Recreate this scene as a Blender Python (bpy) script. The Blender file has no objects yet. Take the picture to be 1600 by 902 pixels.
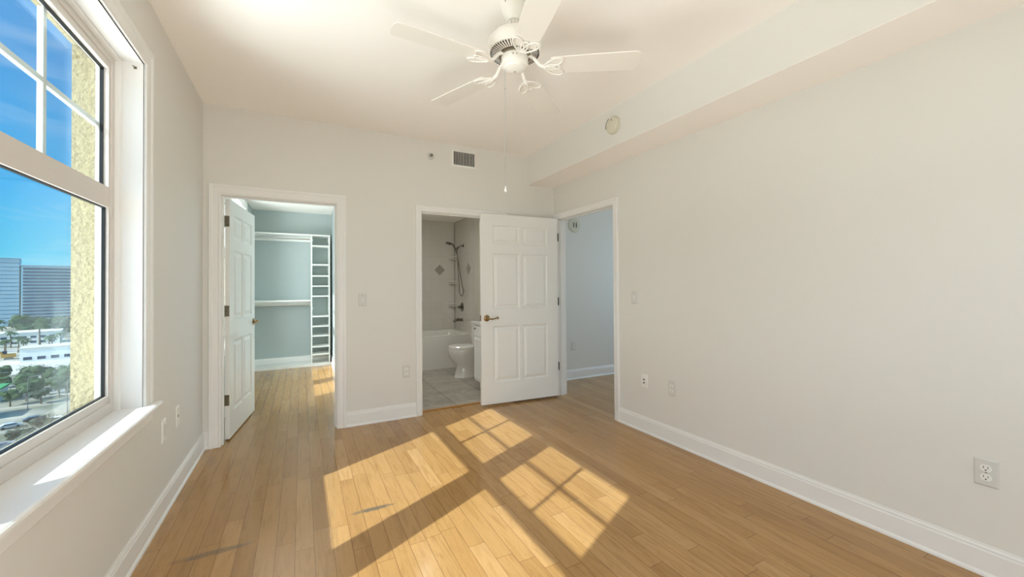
import bpy, bmesh, math, random
from mathutils import Vector, Matrix
C = bpy.context.scene.collection
scn = bpy.context.scene
PI = math.pi

# ------------------------------------------------------------------ camera
CAM_H = 1.27
cd = bpy.data.cameras.new('camera'); cam = bpy.data.objects.new('camera', cd); C.objects.link(cam)
R_ = Vector((0.88477897, -0.46596244, -0.00672202)); U_ = Vector((0.00091926, -0.01267943, 0.99991919)); W_ = Vector((0.46601001, 0.88471365, 0.01079015))
m = Matrix((( R_.x, U_.x, -W_.x, 0), (R_.y, U_.y, -W_.y, 0), (R_.z, U_.z, -W_.z, CAM_H), (0, 0, 0, 1)))
cam.matrix_world = m
cd.sensor_width = 36; cd.lens = 625.58/1600*36; cd.shift_y = -10.675/1600
cd.clip_start = 0.02; cd.clip_end = 6000
scn.camera = cam

# ------------------------------------------------------------------ view, world, lights
scn.view_settings.view_transform = 'Standard'
scn.view_settings.look = 'None'
scn.view_settings.gamma = 1
scn.view_settings.use_curve_mapping = False
scn.view_settings.exposure = 0.34
SUN_DIR = Vector((1.0, 0.505, -0.895))
SUN_E = 6.0
DAY_LEFT = 2.6        # soft sky light from the window side
FILL_W = 3           # added fill lamp outside the invented window behind the camera
GROUND_FILL_W = 360        # added lamp outside the side windows, aimed up to brighten the ceiling
UP_W = 8             # second added lamp outside the invented rear window, aimed upward
FLOOR_FILL_W = 32   # added unseen uplight near the floor behind the camera
HALL_W = 15
BATH_W = 13
CLOSET_W = 78
scn.cycles.diffuse_bounces = 8
scn.cycles.blur_glossy = 0.2
def lamp(name, kind, loc, direction, energy, color=(1,1,1), **k):
    l = bpy.data.lights.new(name, kind); l.energy = energy; l.color = color
    for a, v in k.items(): setattr(l, a, v)
    o = bpy.data.objects.new(name, l); C.objects.link(o); o.location = loc
    o.rotation_euler = Vector(direction).to_track_quat('-Z', 'Y').to_euler()
    return o
lamp('sun', 'SUN', (-5, -3, 6), SUN_DIR, SUN_E, (0.96, 0.99, 1.0), angle=math.radians(0.53))
lamp('sky_glow', 'SUN', (-6, 1, 5), (1.0, 0.18, -0.22), DAY_LEFT, (0.90, 0.95, 1.0), angle=math.radians(120))
lamp('rear_fill_added', 'AREA', (0.9, -1.28, 1.5), (-0.1, 1, 0.08), FILL_W, (0.97, 0.985, 1.0), shape='RECTANGLE', size=2.4, size_y=1.7)
lamp('daylight_hall_window', 'AREA', (5.3, 3.2, 1.6), (-1, 0.12, -0.1), HALL_W, (0.66, 0.85, 1.0), shape='RECTANGLE', size=1.6, size_y=1.6)
lamp('rear_upward_fill_added', 'AREA', (0.7, -1.30, 0.95), (0, 1, 1.1), UP_W, (0.97, 0.985, 1.0), shape='RECTANGLE', size=2.0, size_y=0.7)
lamp('ground_fill_added', 'AREA', (-3.0, 1.8, -1.1), (0.8, 0.1, 0.9), GROUND_FILL_W, (0.95, 0.98, 1.0), shape='RECTANGLE', size=3.6, size_y=3.0)
lamp('floor_fill_added', 'AREA', (0.1, -0.4, 0.12), (-0.3, 0.3, 1), FLOOR_FILL_W, (1.0, 0.98, 0.95), shape='RECTANGLE', size=1.2, size_y=0.9)
lamp('daylight_closet_window', 'AREA', (-1.25, 5.6, 1.5), (1, 0, 0.0), CLOSET_W, (1.0, 0.97, 0.97), shape='RECTANGLE', size=1.9, size_y=1.5)
lamp('bath_fill_added', 'AREA', (1.2, 5.0, 2.36), (0.1, 0, -1), BATH_W, (0.97, 0.98, 0.96), shape='DISK', size=0.4)  # added unseen lamp that brightens the bathroom, no fitting modelled

w = bpy.data.worlds.new('sky'); scn.world = w; w.use_nodes = True
nt = w.node_tree; N = nt.nodes; L = nt.links; N.clear()
out = N.new('ShaderNodeOutputWorld'); bg = N.new('ShaderNodeBackground'); tc = N.new('ShaderNodeTexCoord')
sep = N.new('ShaderNodeSeparateXYZ'); L.new(tc.outputs['Generated'], sep.inputs[0])
cr = N.new('ShaderNodeValToRGB'); L.new(sep.outputs['Z'], cr.inputs[0])
e = cr.color_ramp.elements
e[0].position = 0.0; e[0].color = (0.30, 0.72, 0.86, 1)
e[1].position = 1.0; e[1].color = (0.05, 0.25, 0.62, 1)
for p_, c_ in ((0.05, (0.09, 0.56, 0.84, 1)), (0.16, (0.02, 0.42, 0.86, 1)), (0.35, (0.03, 0.34, 0.80, 1))):
    q = e.new(p_); q.color = c_
mp = N.new('ShaderNodeMapping'); mp.inputs['Scale'].default_value = (2.2, 2.2, 11); L.new(tc.outputs['Generated'], mp.inputs[0])
ns = N.new('ShaderNodeTexNoise'); ns.inputs['Scale'].default_value = 2.6; ns.inputs['Detail'].default_value = 7; ns.inputs['Distortion'].default_value = 0.8; L.new(mp.outputs[0], ns.inputs[0])
c2 = N.new('ShaderNodeValToRGB'); L.new(ns.outputs[0], c2.inputs[0])
c2.color_ramp.elements[0].position = 0.5; c2.color_ramp.elements[0].color = (0, 0, 0, 1); c2.color_ramp.elements[1].position = 0.85; c2.color_ramp.elements[1].color = (0.45, 0.45, 0.45, 1)
mx = N.new('ShaderNodeMixRGB'); L.new(c2.outputs[0], mx.inputs[0]); L.new(cr.outputs[0], mx.inputs[1]); mx.inputs[2].default_value = (0.75, 0.88, 0.95, 1)
L.new(mx.outputs[0], bg.inputs[0]); bg.inputs[1].default_value = 1.0; L.new(bg.outputs[0], out.inputs[0])

# ------------------------------------------------------------------ materials
def s2l(c):
    return tuple(((v/255)/12.92 if v/255 <= 0.04045 else ((v/255+0.055)/1.055)**2.4) for v in c) + (1,)
def mat(name, rgb, rough=0.5, metal=0.0, bump=0.0, bscale=60, spec=0.5, var=0.0, coat=0.0):
    M = bpy.data.materials.new(name); M.use_nodes = True; n = M.node_tree.nodes; l = M.node_tree.links
    b = n['Principled BSDF']; col = s2l(rgb)
    b.inputs['Base Color'].default_value = col; b.inputs['Roughness'].default_value = rough; b.inputs['Metallic'].default_value = metal
    b.inputs['Specular IOR Level'].default_value = spec; b.inputs['Coat Weight'].default_value = coat
    t = n.new('ShaderNodeTexCoord'); nz = n.new('ShaderNodeTexNoise'); nz.inputs['Scale'].default_value = bscale; nz.inputs['Detail'].default_value = 4
    l.new(t.outputs['Object'], nz.inputs[0])
    if var:
        mxx = n.new('ShaderNodeMixRGB'); mxx.blend_type = 'MULTIPLY'; mxx.inputs[0].default_value = var
        mxx.inputs[1].default_value = col; l.new(nz.outputs['Color'], mxx.inputs[2]); 
        r2 = n.new('ShaderNodeValToRGB'); l.new(nz.outputs[0], r2.inputs[0]); r2.color_ramp.elements[0].position = .3; r2.color_ramp.elements[1].position = .7
        r2.color_ramp.elements[0].color = (.45, .45, .45, 1); l.new(r2.outputs[0], mxx.inputs[2]); l.new(mxx.outputs[0], b.inputs['Base Color'])
    if bump:
        bp = n.new('ShaderNodeBump'); bp.inputs['Strength'].default_value = min(bump, 1); bp.inputs['Distance'].default_value = 0.01 if bump < .9 else .03
        l.new(nz.outputs[0], bp.inputs['Height']); l.new(bp.outputs[0], b.inputs['Normal'])
    return M
M = {}
M['wall'] = mat('wall_paint', (226, 224, 218), 0.5, bump=0.03, bscale=180, spec=.3)
M['ceil'] = mat('ceiling_paint', (250, 246, 241), 0.8, bump=0.03, bscale=120, spec=.2)
M['trim'] = mat('trim_paint', (236, 235, 232), 0.32, bump=0.01, bscale=30)
M['door'] = mat('door_paint', (236, 236, 232), 0.38, bump=0.01, bscale=30)
M['vinyl'] = mat('window_vinyl', (216, 209, 202), 0.35, bump=0.01, bscale=40)
M['gasket'] = mat('black_gasket', (12, 14, 16), 0.5, bump=.01)
M['closet'] = mat('closet_paint', (176, 187, 186), 0.65, bump=0.03, bscale=150, spec=.3)
M['bathwall'] = mat('bath_paint', (196, 192, 180), 0.6, bump=0.03, bscale=150)
M['melamine'] = mat('white_melamine', (238, 240, 236), 0.4, bump=.005)
M['plate'] = mat('outlet_plastic', (214, 213, 208), 0.3, bump=.005)
M['plate2'] = mat('white_plastic', (238, 237, 232), 0.3, bump=.005)
M['ivory'] = mat('ivory_plastic', (212, 208, 190), 0.4, bump=.005)
M['dark'] = mat('dark_recess', (22, 20, 18), 0.7, bump=.005)
M['fan'] = mat('fan_enamel', (240, 236, 228), 0.35, bump=.005)
M['blade'] = mat('fan_blade_white', (234, 229, 220), 0.45, bump=.005)
M['brass'] = mat('antique_brass', (158, 132, 92), 0.25, 1.0, bump=.005)
M['bronze'] = mat('satin_nickel_hinge', (140, 130, 112), 0.35, 1.0, bump=.02)
M['chrome'] = mat('chrome', (128, 124, 116), 0.2, 1.0, bump=.002)
M['steel'] = mat('brushed_rod', (190, 192, 190), 0.3, 1.0, bump=.005)
M['porcelain'] = mat('porcelain', (226, 224, 218), 0.12, coat=.5, bump=.002)
M['tub'] = mat('tub_enamel', (222, 220, 212), 0.2, bump=.002)
M['stucco'] = mat('yellow_stucco', (172, 158, 116), 0.9, bump=1.0, bscale=48, var=.28)
M['extframe'] = mat('exterior_frame_white', (232, 234, 232), 0.4, bump=.01)

def glass_mat(name, tint=(0.93, 0.97, 0.97, 1)):
    G = bpy.data.materials.new(name); G.use_nodes = True; n = G.node_tree.nodes; l = G.node_tree.links; n.clear()
    o = n.new('ShaderNodeOutputMaterial'); tr = n.new('ShaderNodeBsdfTransparent'); tr.inputs[0].default_value = tint
    gl = n.new('ShaderNodeBsdfGlossy'); gl.inputs['Roughness'].default_value = 0.01
    mxs = n.new('ShaderNodeMixShader'); ge = n.new('ShaderNodeNewGeometry')
    dp = n.new('ShaderNodeVectorMath'); dp.operation = 'DOT_PRODUCT'; l.new(ge.outputs['Incoming'], dp.inputs[0]); l.new(ge.outputs['Normal'], dp.inputs[1])
    def mm(op, a, b=0.0):
        k = n.new('ShaderNodeMath'); k.operation = op
        for i, v in enumerate((a, b)):
            if isinstance(v, (int, float)): k.inputs[i].default_value = v
            else: l.new(v, k.inputs[i])
        return k.outputs[0]
    fz = mm('ADD', mm('MULTIPLY', mm('POWER', mm('SUBTRACT', 1.0, mm('ABSOLUTE', dp.outputs['Value'])), 5.0), 0.96), 0.04)   # Schlick reflectance of a pane
    l.new(fz, mxs.inputs[0]); l.new(tr.outputs[0], mxs.inputs[1]); l.new(gl.outputs[0], mxs.inputs[2]); l.new(mxs.outputs[0], o.inputs[0])
    return G
M['glass'] = glass_mat('window_glass')

class NB:
    """tiny node builder for maths"""
    def __init__(s, M): s.n = M.node_tree.nodes; s.l = M.node_tree.links
    def m(s, op, a, b=0.0, c=None):
        k = s.n.new('ShaderNodeMath'); k.operation = op
        for i, v in enumerate((a, b, c)):
            if v is None: continue
            if isinstance(v, (int, float)): k.inputs[i].default_value = v
            else: s.l.new(v, k.inputs[i])
        return k.outputs[0]
    def wn(s, v, dim='1D', wv=None):
        k = s.n.new('ShaderNodeTexWhiteNoise'); k.noise_dimensions = dim
        if dim == '1D': s.l.new(v, k.inputs['W'])
        else: s.l.new(v, k.inputs['Vector'])
        return k.outputs['Value']
    def comb(s, x, y, z=0.0):
        k = s.n.new('ShaderNodeCombineXYZ')
        for i, v in enumerate((x, y, z)):
            if isinstance(v, (int, float)): k.inputs[i].default_value = v
            else: s.l.new(v, k.inputs[i])
        return k.outputs[0]
    def ramp(s, v, els):
        k = s.n.new('ShaderNodeValToRGB'); s.l.new(v, k.inputs[0]); E = k.color_ramp.elements
        E[0].position, E[0].color = els[0]; E[1].position, E[1].color = els[-1]
        for p, c in els[1:-1]: q = E.new(p); q.color = c
        return k.outputs[0]
    def mix(s, f, a, b, bt='MIX'):
        k = s.n.new('ShaderNodeMixRGB'); k.blend_type = bt
        for i, v in enumerate((f, a, b)):
            if isinstance(v, (int, float)): k.inputs[i].default_value = v
            elif isinstance(v, tuple): k.inputs[i].default_value = v
            else: s.l.new(v, k.inputs[i])
        return k.outputs[0]
def wood_floor():
    W = bpy.data.materials.new('maple_plank_floor'); W.use_nodes = True; b = W.node_tree.nodes['Principled BSDF']; nb = NB(W)
    t = W.node_tree.nodes.new('ShaderNodeTexCoord'); sp = W.node_tree.nodes.new('ShaderNodeSeparateXYZ'); nb.l.new(t.outputs['Object'], sp.inputs[0])
    x, y = sp.outputs[0], sp.outputs[1]
    PW = 0.083
    u = nb.m('DIVIDE', nb.m('ADD', x, 20.03), PW); row = nb.m('FLOOR', u); fu = nb.m('FRACT', u)
    r1 = nb.wn(row); r2 = nb.wn(nb.m('ADD', row, 77.3))
    ln = nb.m('ADD', nb.m('MULTIPLY', r2, 0.55), 0.55)
    v = nb.m('DIVIDE', nb.m('ADD', nb.m('ADD', y, 30.0), nb.m('MULTIPLY', r1, 7.0)), ln)
    # irregular joints: warp v a little
    pl = nb.m('FLOOR', v); fv = nb.m('FRACT', v)
    pid = nb.comb(row, pl); rnd = nb.wn(pid, '3D'); rnd2 = nb.wn(nb.comb(pl, row, 5.0), '3D')
    # grain
    g = W.node_tree.nodes.new('ShaderNodeTexNoise'); g.inputs['Scale'].default_value = 1.0; g.inputs['Detail'].default_value = 6; g.inputs['Distortion'].default_value = 1.6
    nb.l.new(nb.comb(nb.m('MULTIPLY', x, 26.0), nb.m('ADD', nb.m('MULTIPLY', y, 2.6), nb.m('MULTIPLY', rnd, 40.0)), nb.m('MULTIPLY', rnd2, 50.0)), g.inputs[0])
    g2 = W.node_tree.nodes.new('ShaderNodeTexNoise'); g2.inputs['Scale'].default_value = 1.0; g2.inputs['Detail'].default_value = 3; g2.inputs['Distortion'].default_value = 2.5
    nb.l.new(nb.comb(nb.m('MULTIPLY', x, 7.0), nb.m('ADD', nb.m('MULTIPLY', y, 1.7), nb.m('MULTIPLY', rnd2, 30.0)), nb.m('MULTIPLY', rnd, 50.0)), g2.inputs[0])
    base = nb.ramp(rnd, [(0, s2l((168, 127, 76))), (0.3, s2l((176, 135, 82))), (0.7, s2l((181, 140, 87))), (1, s2l((190, 150, 98)))])
    gr = nb.ramp(g.outputs[0], [(0.3, (0.66, 0.60, 0.52, 1)), (0.5, (0.97, 0.96, 0.95, 1)), (0.75, (1.08, 1.08, 1.08, 1))])
    col = nb.mix(0.55, base, gr, 'MULTIPLY')
    rings = nb.ramp(nb.m('FRACT', nb.m('MULTIPLY', g2.outputs[0], 9.0)), [(0.0, (0.84, 0.80, 0.74, 1)), (0.25, (1, 1, 1, 1)), (1.0, (1, 1, 1, 1))])
    col = nb.mix(0.45, col, rings, 'MULTIPLY')
    # seams
    du = nb.m('MULTIPLY', nb.m('MINIMUM', fu, nb.m('SUBTRACT', 1.0, fu)), PW)
    dv = nb.m('MULTIPLY', nb.m('MINIMUM', fv, nb.m('SUBTRACT', 1.0, fv)), ln)
    d = nb.m('MINIMUM', du, dv); seam = nb.m('LESS_THAN', d, 0.0011)
    col = nb.mix(nb.m('MULTIPLY', seam, 0.72), col, s2l((84, 52, 26)))
    # two grey streaks, edges broken up by noise
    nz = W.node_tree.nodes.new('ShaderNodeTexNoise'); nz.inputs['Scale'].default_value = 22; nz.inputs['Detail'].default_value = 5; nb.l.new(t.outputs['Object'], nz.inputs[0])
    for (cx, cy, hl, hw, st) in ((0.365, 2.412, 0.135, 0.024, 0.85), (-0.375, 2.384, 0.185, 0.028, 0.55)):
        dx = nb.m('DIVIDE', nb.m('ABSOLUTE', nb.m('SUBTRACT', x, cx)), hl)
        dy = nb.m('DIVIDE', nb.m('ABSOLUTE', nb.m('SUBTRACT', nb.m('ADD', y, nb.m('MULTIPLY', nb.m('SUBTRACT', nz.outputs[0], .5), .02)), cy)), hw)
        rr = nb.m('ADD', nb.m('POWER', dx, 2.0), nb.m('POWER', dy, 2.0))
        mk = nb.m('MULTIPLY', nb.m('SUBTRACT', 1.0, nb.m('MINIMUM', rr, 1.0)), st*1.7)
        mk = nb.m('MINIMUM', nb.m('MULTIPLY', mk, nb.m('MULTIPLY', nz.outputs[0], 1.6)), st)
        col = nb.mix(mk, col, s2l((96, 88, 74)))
    nb.l.new(col, b.inputs['Base Color'])
    b.inputs['Roughness'].default_value = 0.17
    b.inputs['Specular IOR Level'].default_value = 0.55
    bp = W.node_tree.nodes.new('ShaderNodeBump'); bp.inputs['Strength'].default_value = 0.15; bp.inputs['Distance'].default_value = 0.0015
    nb.l.new(nb.m('SUBTRACT', nb.m('MULTIPLY', g2.outputs[0], 0.3), nb.m('MULTIPLY', seam, 0.8)), bp.inputs['Height']); nb.l.new(bp.outputs[0], b.inputs['Normal'])
    return W
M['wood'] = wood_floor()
def tile_mat(name, c1, c2, grout, size, gw, rot=0.0, axes=(0, 1), rough=.35, off=(0, 0)):
    T = bpy.data.materials.new(name); T.use_nodes = True; b = T.node_tree.nodes['Principled BSDF']; nb = NB(T)
    t = T.node_tree.nodes.new('ShaderNodeTexCoord'); mpn = T.node_tree.nodes.new('ShaderNodeMapping'); mpn.inputs['Rotation'].default_value = (0, 0, rot)
    nb.l.new(t.outputs['Object'], mpn.inputs[0]); sp = T.node_tree.nodes.new('ShaderNodeSeparateXYZ'); nb.l.new(mpn.outputs[0], sp.inputs[0])
    u = nb.m('DIVIDE', nb.m('ADD', sp.outputs[axes[0]], 20.0+off[0]), size); v = nb.m('DIVIDE', nb.m('ADD', sp.outputs[axes[1]], 20.0+off[1]), size)
    fu, fv = nb.m('FRACT', u), nb.m('FRACT', v); rnd = nb.wn(nb.comb(nb.m('FLOOR', u), nb.m('FLOOR', v)), '3D')
    nz = T.node_tree.nodes.new('ShaderNodeTexNoise'); nz.inputs['Scale'].default_value = 9; nz.inputs['Detail'].default_value = 6; nz.inputs['Distortion'].default_value = 1.0
    nb.l.new(t.outputs['Object'], nz.inputs[0])
    f = nb.m('ADD', nb.m('MULTIPLY', rnd, 0.3), nb.m('MULTIPLY', nz.outputs[0], 0.8))
    col = nb.ramp(f, [(0.3, s2l(c1)), (0.8, s2l(c2))])
    d = nb.m('MINIMUM', nb.m('MINIMUM', fu, nb.m('SUBTRACT', 1.0, fu)), nb.m('MINIMUM', fv, nb.m('SUBTRACT', 1.0, fv)))
    col = nb.mix(nb.m('LESS_THAN', d, gw/size/2), col, s2l(grout)); nb.l.new(col, b.inputs['Base Color']); b.inputs['Roughness'].default_value = rough
    return T
M['floortile'] = tile_mat('slate_floor_tile', (128, 122, 112), (176, 170, 158), (88, 82, 72), 0.45, 0.008, rot=0.0, off=(.13, .1))
M['tileY'] = tile_mat('shower_tile_back', (200, 197, 188), (206, 203, 194), (192, 188, 178), 0.2, 0.004, axes=(0, 2), rough=.2)
M['tileX'] = tile_mat('shower_tile_end', (200, 197, 188), (206, 203, 194), (192, 188, 178), 0.2, 0.004, axes=(1, 2), rough=.2)
M['accent'] = mat('grey_accent_tile', (156, 150, 138), 0.3, bump=.02)

# ------------------------------------------------------------------ mesh helpers
class MB:
    def __init__(s): s.bm = bmesh.new()
    def box(s, x0, x1, y0, y1, z0, z1):
        vs = [s.bm.verts.new((x, y, z)) for x in (x0, x1) for y in (y0, y1) for z in (z0, z1)]
        for f in ((0,1,3,2),(4,6,7,5),(0,4,5,1),(2,3,7,6),(0,2,6,4),(1,5,7,3)): s.bm.faces.new([vs[i] for i in f])
        return s
    def prism(s, pts, fn0, fn1):
        """2D outline pts mapped by fn0 and fn1 to the two end caps"""
        a = [s.bm.verts.new(fn0(*p)) for p in pts]; b = [s.bm.verts.new(fn1(*p)) for p in pts]; n = len(pts)
        s.bm.faces.new(a); s.bm.faces.new(b[::-1])
        for i in range(n): s.bm.faces.new((a[i], b[i], b[(i+1) % n], a[(i+1) % n]))
        return s
    def lathe(s, prof, n=32, mtx=None, closed=False):
        rings = []
        for r, z in prof:
            if r < 1e-6: rings.append([s.bm.verts.new((0, 0, z))])
            else: rings.append([s.bm.verts.new((r*math.cos(2*PI*i/n), r*math.sin(2*PI*i/n), z)) for i in range(n)])
        new = [v for q in rings for v in q]
        for a, b in zip(rings, rings[1:]):
            for i in range(n):
                j = (i+1) % n
                if len(a) == 1 and len(b) == 1: continue
                if len(a) == 1: s.bm.faces.new((a[0], b[j], b[i]))
                elif len(b) == 1: s.bm.faces.new((a[i], a[j], b[0]))
                else: s.bm.faces.new((a[i], a[j], b[j], b[i]))
        if mtx is not None:
            for v in new: v.co = mtx @ v.co
        return s
    def tube(s, pts, r, n=10, caps=True, closed=False):
        pts = [Vector(p) for p in pts]; k = len(pts); rr = r if isinstance(r, (list, tuple)) else [r]*k
        rings = []; prev = None
        for i, p in enumerate(pts):
            if closed: d = pts[(i+1) % k]-pts[i-1]
            else: d = (pts[min(i+1, k-1)]-pts[max(i-1, 0)])
            d.normalize()
            if prev is None:
                a = Vector((0, 0, 1)) if abs(d.z) < .9 else Vector((1, 0, 0)); nrm = d.cross(a).normalized()
            else: nrm = (prev - d*prev.dot(d)).normalized()
            prev = nrm; bn = d.cross(nrm)
            rings.append([s.bm.verts.new(p + (nrm*math.cos(2*PI*j/n)+bn*math.sin(2*PI*j/n))*rr[i]) for j in range(n)])
        seq = list(zip(rings, rings[1:])) + ([(rings[-1], rings[0])] if closed else [])
        for a, b in seq:
            for j in range(n): s.bm.faces.new((a[j], b[j], b[(j+1) % n], a[(j+1) % n]))
        if caps and not closed: s.bm.faces.new(rings[0][::-1]); s.bm.faces.new(rings[-1])
        return s
    def ellipsoid(s, c, r, u=16, v=10):
        return s.lathe([(max(0, math.sin(PI*i/v)) if 0 < i < v else 0, -math.cos(PI*i/v)) for i in range(v+1)], u,
                       Matrix.Translation(c) @ Matrix.Diagonal((r[0], r[1], r[2], 1)))
    def sweep(s, path, prof, fn, closed=False):
        """path: 2D corner points, prof: (outward offset, height) outline; offset to the LEFT of travel; fn(s,t,h)->xyz"""
        P = [Vector(p) for p in path]; n = len(P); rings = []
        for i in range(n):
            def nrm(a, b): d = (b-a).normalized(); return Vector((-d.y, d.x))
            if closed or 0 < i < n-1:
                n1 = nrm(P[i-1], P[i]); n2 = nrm(P[i], P[(i+1) % n]); mm = (n1+n2); mm = mm/(1+n1.dot(n2))
            elif i == 0: mm = nrm(P[0], P[1])
            else: mm = nrm(P[-2], P[-1])
            rings.append([s.bm.verts.new(fn(P[i].x+mm.x*o, P[i].y+mm.y*o, h)) for o, h in prof])
        k = len(prof); seq = list(zip(rings, rings[1:])) + ([(rings[-1], rings[0])] if closed else [])
        for a, b in seq:
            for j in range(k): s.bm.faces.new((a[j], b[j], b[(j+1) % k], a[(j+1) % k]))
        if not closed: s.bm.faces.new(rings[0][::-1]); s.bm.faces.new(rings[-1])
        return s
    def build(s, name, material, parent=None, smooth=False, bevel=0.0, seg=2, angle=35):
        bmesh.ops.recalc_face_normals(s.bm, faces=s.bm.faces)
        me = bpy.data.meshes.new(name); s.bm.to_mesh(me); s.bm.free()
        o = bpy.data.objects.new(name, me); C.objects.link(o)
        me.materials.append(material)
        if parent: o.parent = parent
        if smooth:
            for p in me.polygons: p.use_smooth = True
            try:
                me.set_sharp_from_angle(angle=math.radians(angle))
            except Exception: pass
        if bevel:
            bv = o.modifiers.new('bevel', 'BEVEL'); bv.width = bevel; bv.segments = seg; bv.limit_method = 'ANGLE'; bv.angle_limit = math.radians(40)
        return o
def struct(o): o['kind'] = 'structure'; return o
def tag(o, label, cat, group=None):
    o['label'] = label; o['category'] = cat
    if group: o['group'] = group
    return o
def thing(name, label, cat, loc=(0, 0, 0), rotz=0.0, group=None, rot=None):
    o = bpy.data.objects.new(name, None); C.objects.link(o); o.location = loc
    o.rotation_euler = rot if rot else (0, 0, rotz); o.empty_display_size = .05
    return tag(o, label, cat, group)
def sroot(name, loc=(0, 0, 0), rotz=0.0):
    o = bpy.data.objects.new(name, None); C.objects.link(o); o.location = loc; o.rotation_euler = (0, 0, rotz); o['kind'] = 'structure'; return o
def copy_tree(o, parent=None):
    c = o.copy(); C.objects.link(c); c.parent = parent
    for ch in [q for q in o.children]: copy_tree(ch, c)
    return c

# ------------------------------------------------------------------ room dimensions
XL, XR, YB, YN, ZC = -0.687, 2.629, 3.932, -1.0, 2.740
ZS, XS = 2.418, 2.278            # soffit bottom, soffit face
WT = 0.115                        # partition thickness
XE = -0.965                       # outer face of the outside wall
CY1, CZ, CXR = 7.5, 2.51, 0.455  # closet: far wall, ceiling, right wall
BX0, BX1, BY1, BZ = 0.60, 2.44, 6.83, 2.42
HY, HX1 = 4.43, 5.6
# openings
CO = (-0.567, 0.281, 2.021)      # closet opening X0,X1,top
BO = (1.060, 1.945, 2.014)       # bath opening
DO = (2.915, 3.862, 2.035)       # entrance opening in the right wall Y0,Y1,top
WY0, WY1, WZ0, WZ1 = 0.425, 2.58, 0.69, 2.375   # window opening
KY0, KY1 = 4.62, 6.62            # closet window opening

# floors
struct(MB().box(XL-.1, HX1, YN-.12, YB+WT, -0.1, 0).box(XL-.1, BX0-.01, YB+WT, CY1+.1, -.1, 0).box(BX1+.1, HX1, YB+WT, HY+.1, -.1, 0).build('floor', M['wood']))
f2 = struct(MB().box(BX0-.01, BX1+.1, YB+WT, BY1+.1, -0.1, 0.0).build('floor_bath', M['floortile']))
# ceilings
struct(MB().box(XL-.1, XR+WT, YN-.1, YB+WT, ZC, ZC+.1).build('ceiling', M['ceil']))
struct(MB().box(XL-.1, CXR+.1, YB+WT, CY1+.1, CZ, CZ+.1).build('ceiling_closet', M['ceil']))
struct(MB().box(BX0-.04, BX1+.1, YB+WT, BY1+.1, BZ, BZ+.1).build('ceiling_bath', M['ceil']))
struct(MB().box(XR+WT, HX1+.1, 0.5, HY+.1, ZC, ZC+.1).build('ceiling_hall', M['ceil']))
# left (outside) wall with window openings, inner layer
def wall_x(mb, x0, x1, y0, y1, z1, holes):
    """wall slab in plane X with holes (ya, yb, za, zb) sorted by y"""
    y = y0
    for (ya, yb, za, zb) in holes:
        if ya > y: mb.box(x0, x1, y, ya, 0, z1)
        if za > 0: mb.box(x0, x1, ya, yb, 0, za)
        if zb < z1: mb.box(x0, x1, ya, yb, zb, z1)
        y = yb
    if y < y1: mb.box(x0, x1, y, y1, 0, z1)
    return mb
def wall_y(mb, y0, y1, x0, x1, z1, holes):
    x = x0
    for (xa, xb, za, zb) in holes:
        if xa > x: mb.box(x, xa, y0, y1, 0, z1)
        if za > 0: mb.box(xa, xb, y0, y1, 0, za)
        if zb < z1: mb.box(xa, xb, y0, y1, zb, z1)
        x = xb
    if x < x1: mb.box(x, x1, y0, y1, 0, z1)
    return mb
struct(wall_x(MB(), XL-.17, XL, YN, YB, ZC, [(WY0, WY1, WZ0-.03, WZ1)]).build('wall_left', M['wall']))
struct(wall_x(MB(), XL-.17, XL, YB+WT, CY1, CZ, [(KY0, KY1, WZ0-.03, WZ1)]).build('wall_closet_left', M['closet']))
mb = MB(); RV = .07
for z0, z1, ya, yb in ((-3.5, WZ0-.0, YN-.3, CY1+.3), (WZ1+.062, 5.5, YN-.3, CY1+.3), (WZ0, WZ1+.062, YN-.3, WY0-RV), (WZ0, WZ1+.062, WY1+RV, KY0-RV), (WZ0, WZ1+.062, KY1+RV, CY1+.3)):
    mb.box(XE, XL-.17, ya, yb, z0, z1)
struct(mb.build('wall_exterior', M['stucco']))
# back wall, bedroom side paint; closet side paint on its own thin layer
struct(wall_y(MB(), YB, YB+WT-.01, XL-.1, XR+WT, ZC, [(CO[0]-.02, CO[1]+.02, 0, CO[2]+.02), (BO[0]-.02, BO[1]+.02, 0, BO[2]+.02)]).build('wall_back', M['wall']))
struct(wall_y(MB(), YB+WT-.01, YB+WT, XL-.1, CXR+.05, ZC, [(CO[0]-.02, CO[1]+.02, 0, CO[2]+.02)]).build('wall_closet_front', M['closet']))
struct(wall_y(MB(), YB+WT-.01, YB+WT, BX0-.05, XR+WT, ZC, [(BO[0]-.02, BO[1]+.02, 0, BO[2]+.02)]).build('wall_bath_front', M['bathwall']))
struct(wall_x(MB(), XR, XR+WT, YN, YB, ZC, [(DO[0]-.02, DO[1]+.02, 0, DO[2]+.02)]).build('wall_right', M['wall']))
# soffit
struct(MB().box(XS, XR, YN, YB, ZS, ZC).build('ceiling_soffit', M['wall']))
struct(MB().box(XS-.0005, XR, YN, YB, ZS-.002, ZS).build('ceiling_soffit_underside', M['ceil']))
# near wall, with an invented window opening that lets the fill lamps in
NW = (0.0, 2.1, 0.75, 2.3)
struct(wall_y(MB(), YN-.12, YN, XL-.1, XR+WT, ZC, [NW]).build('wall_near', M['wall']))
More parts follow.
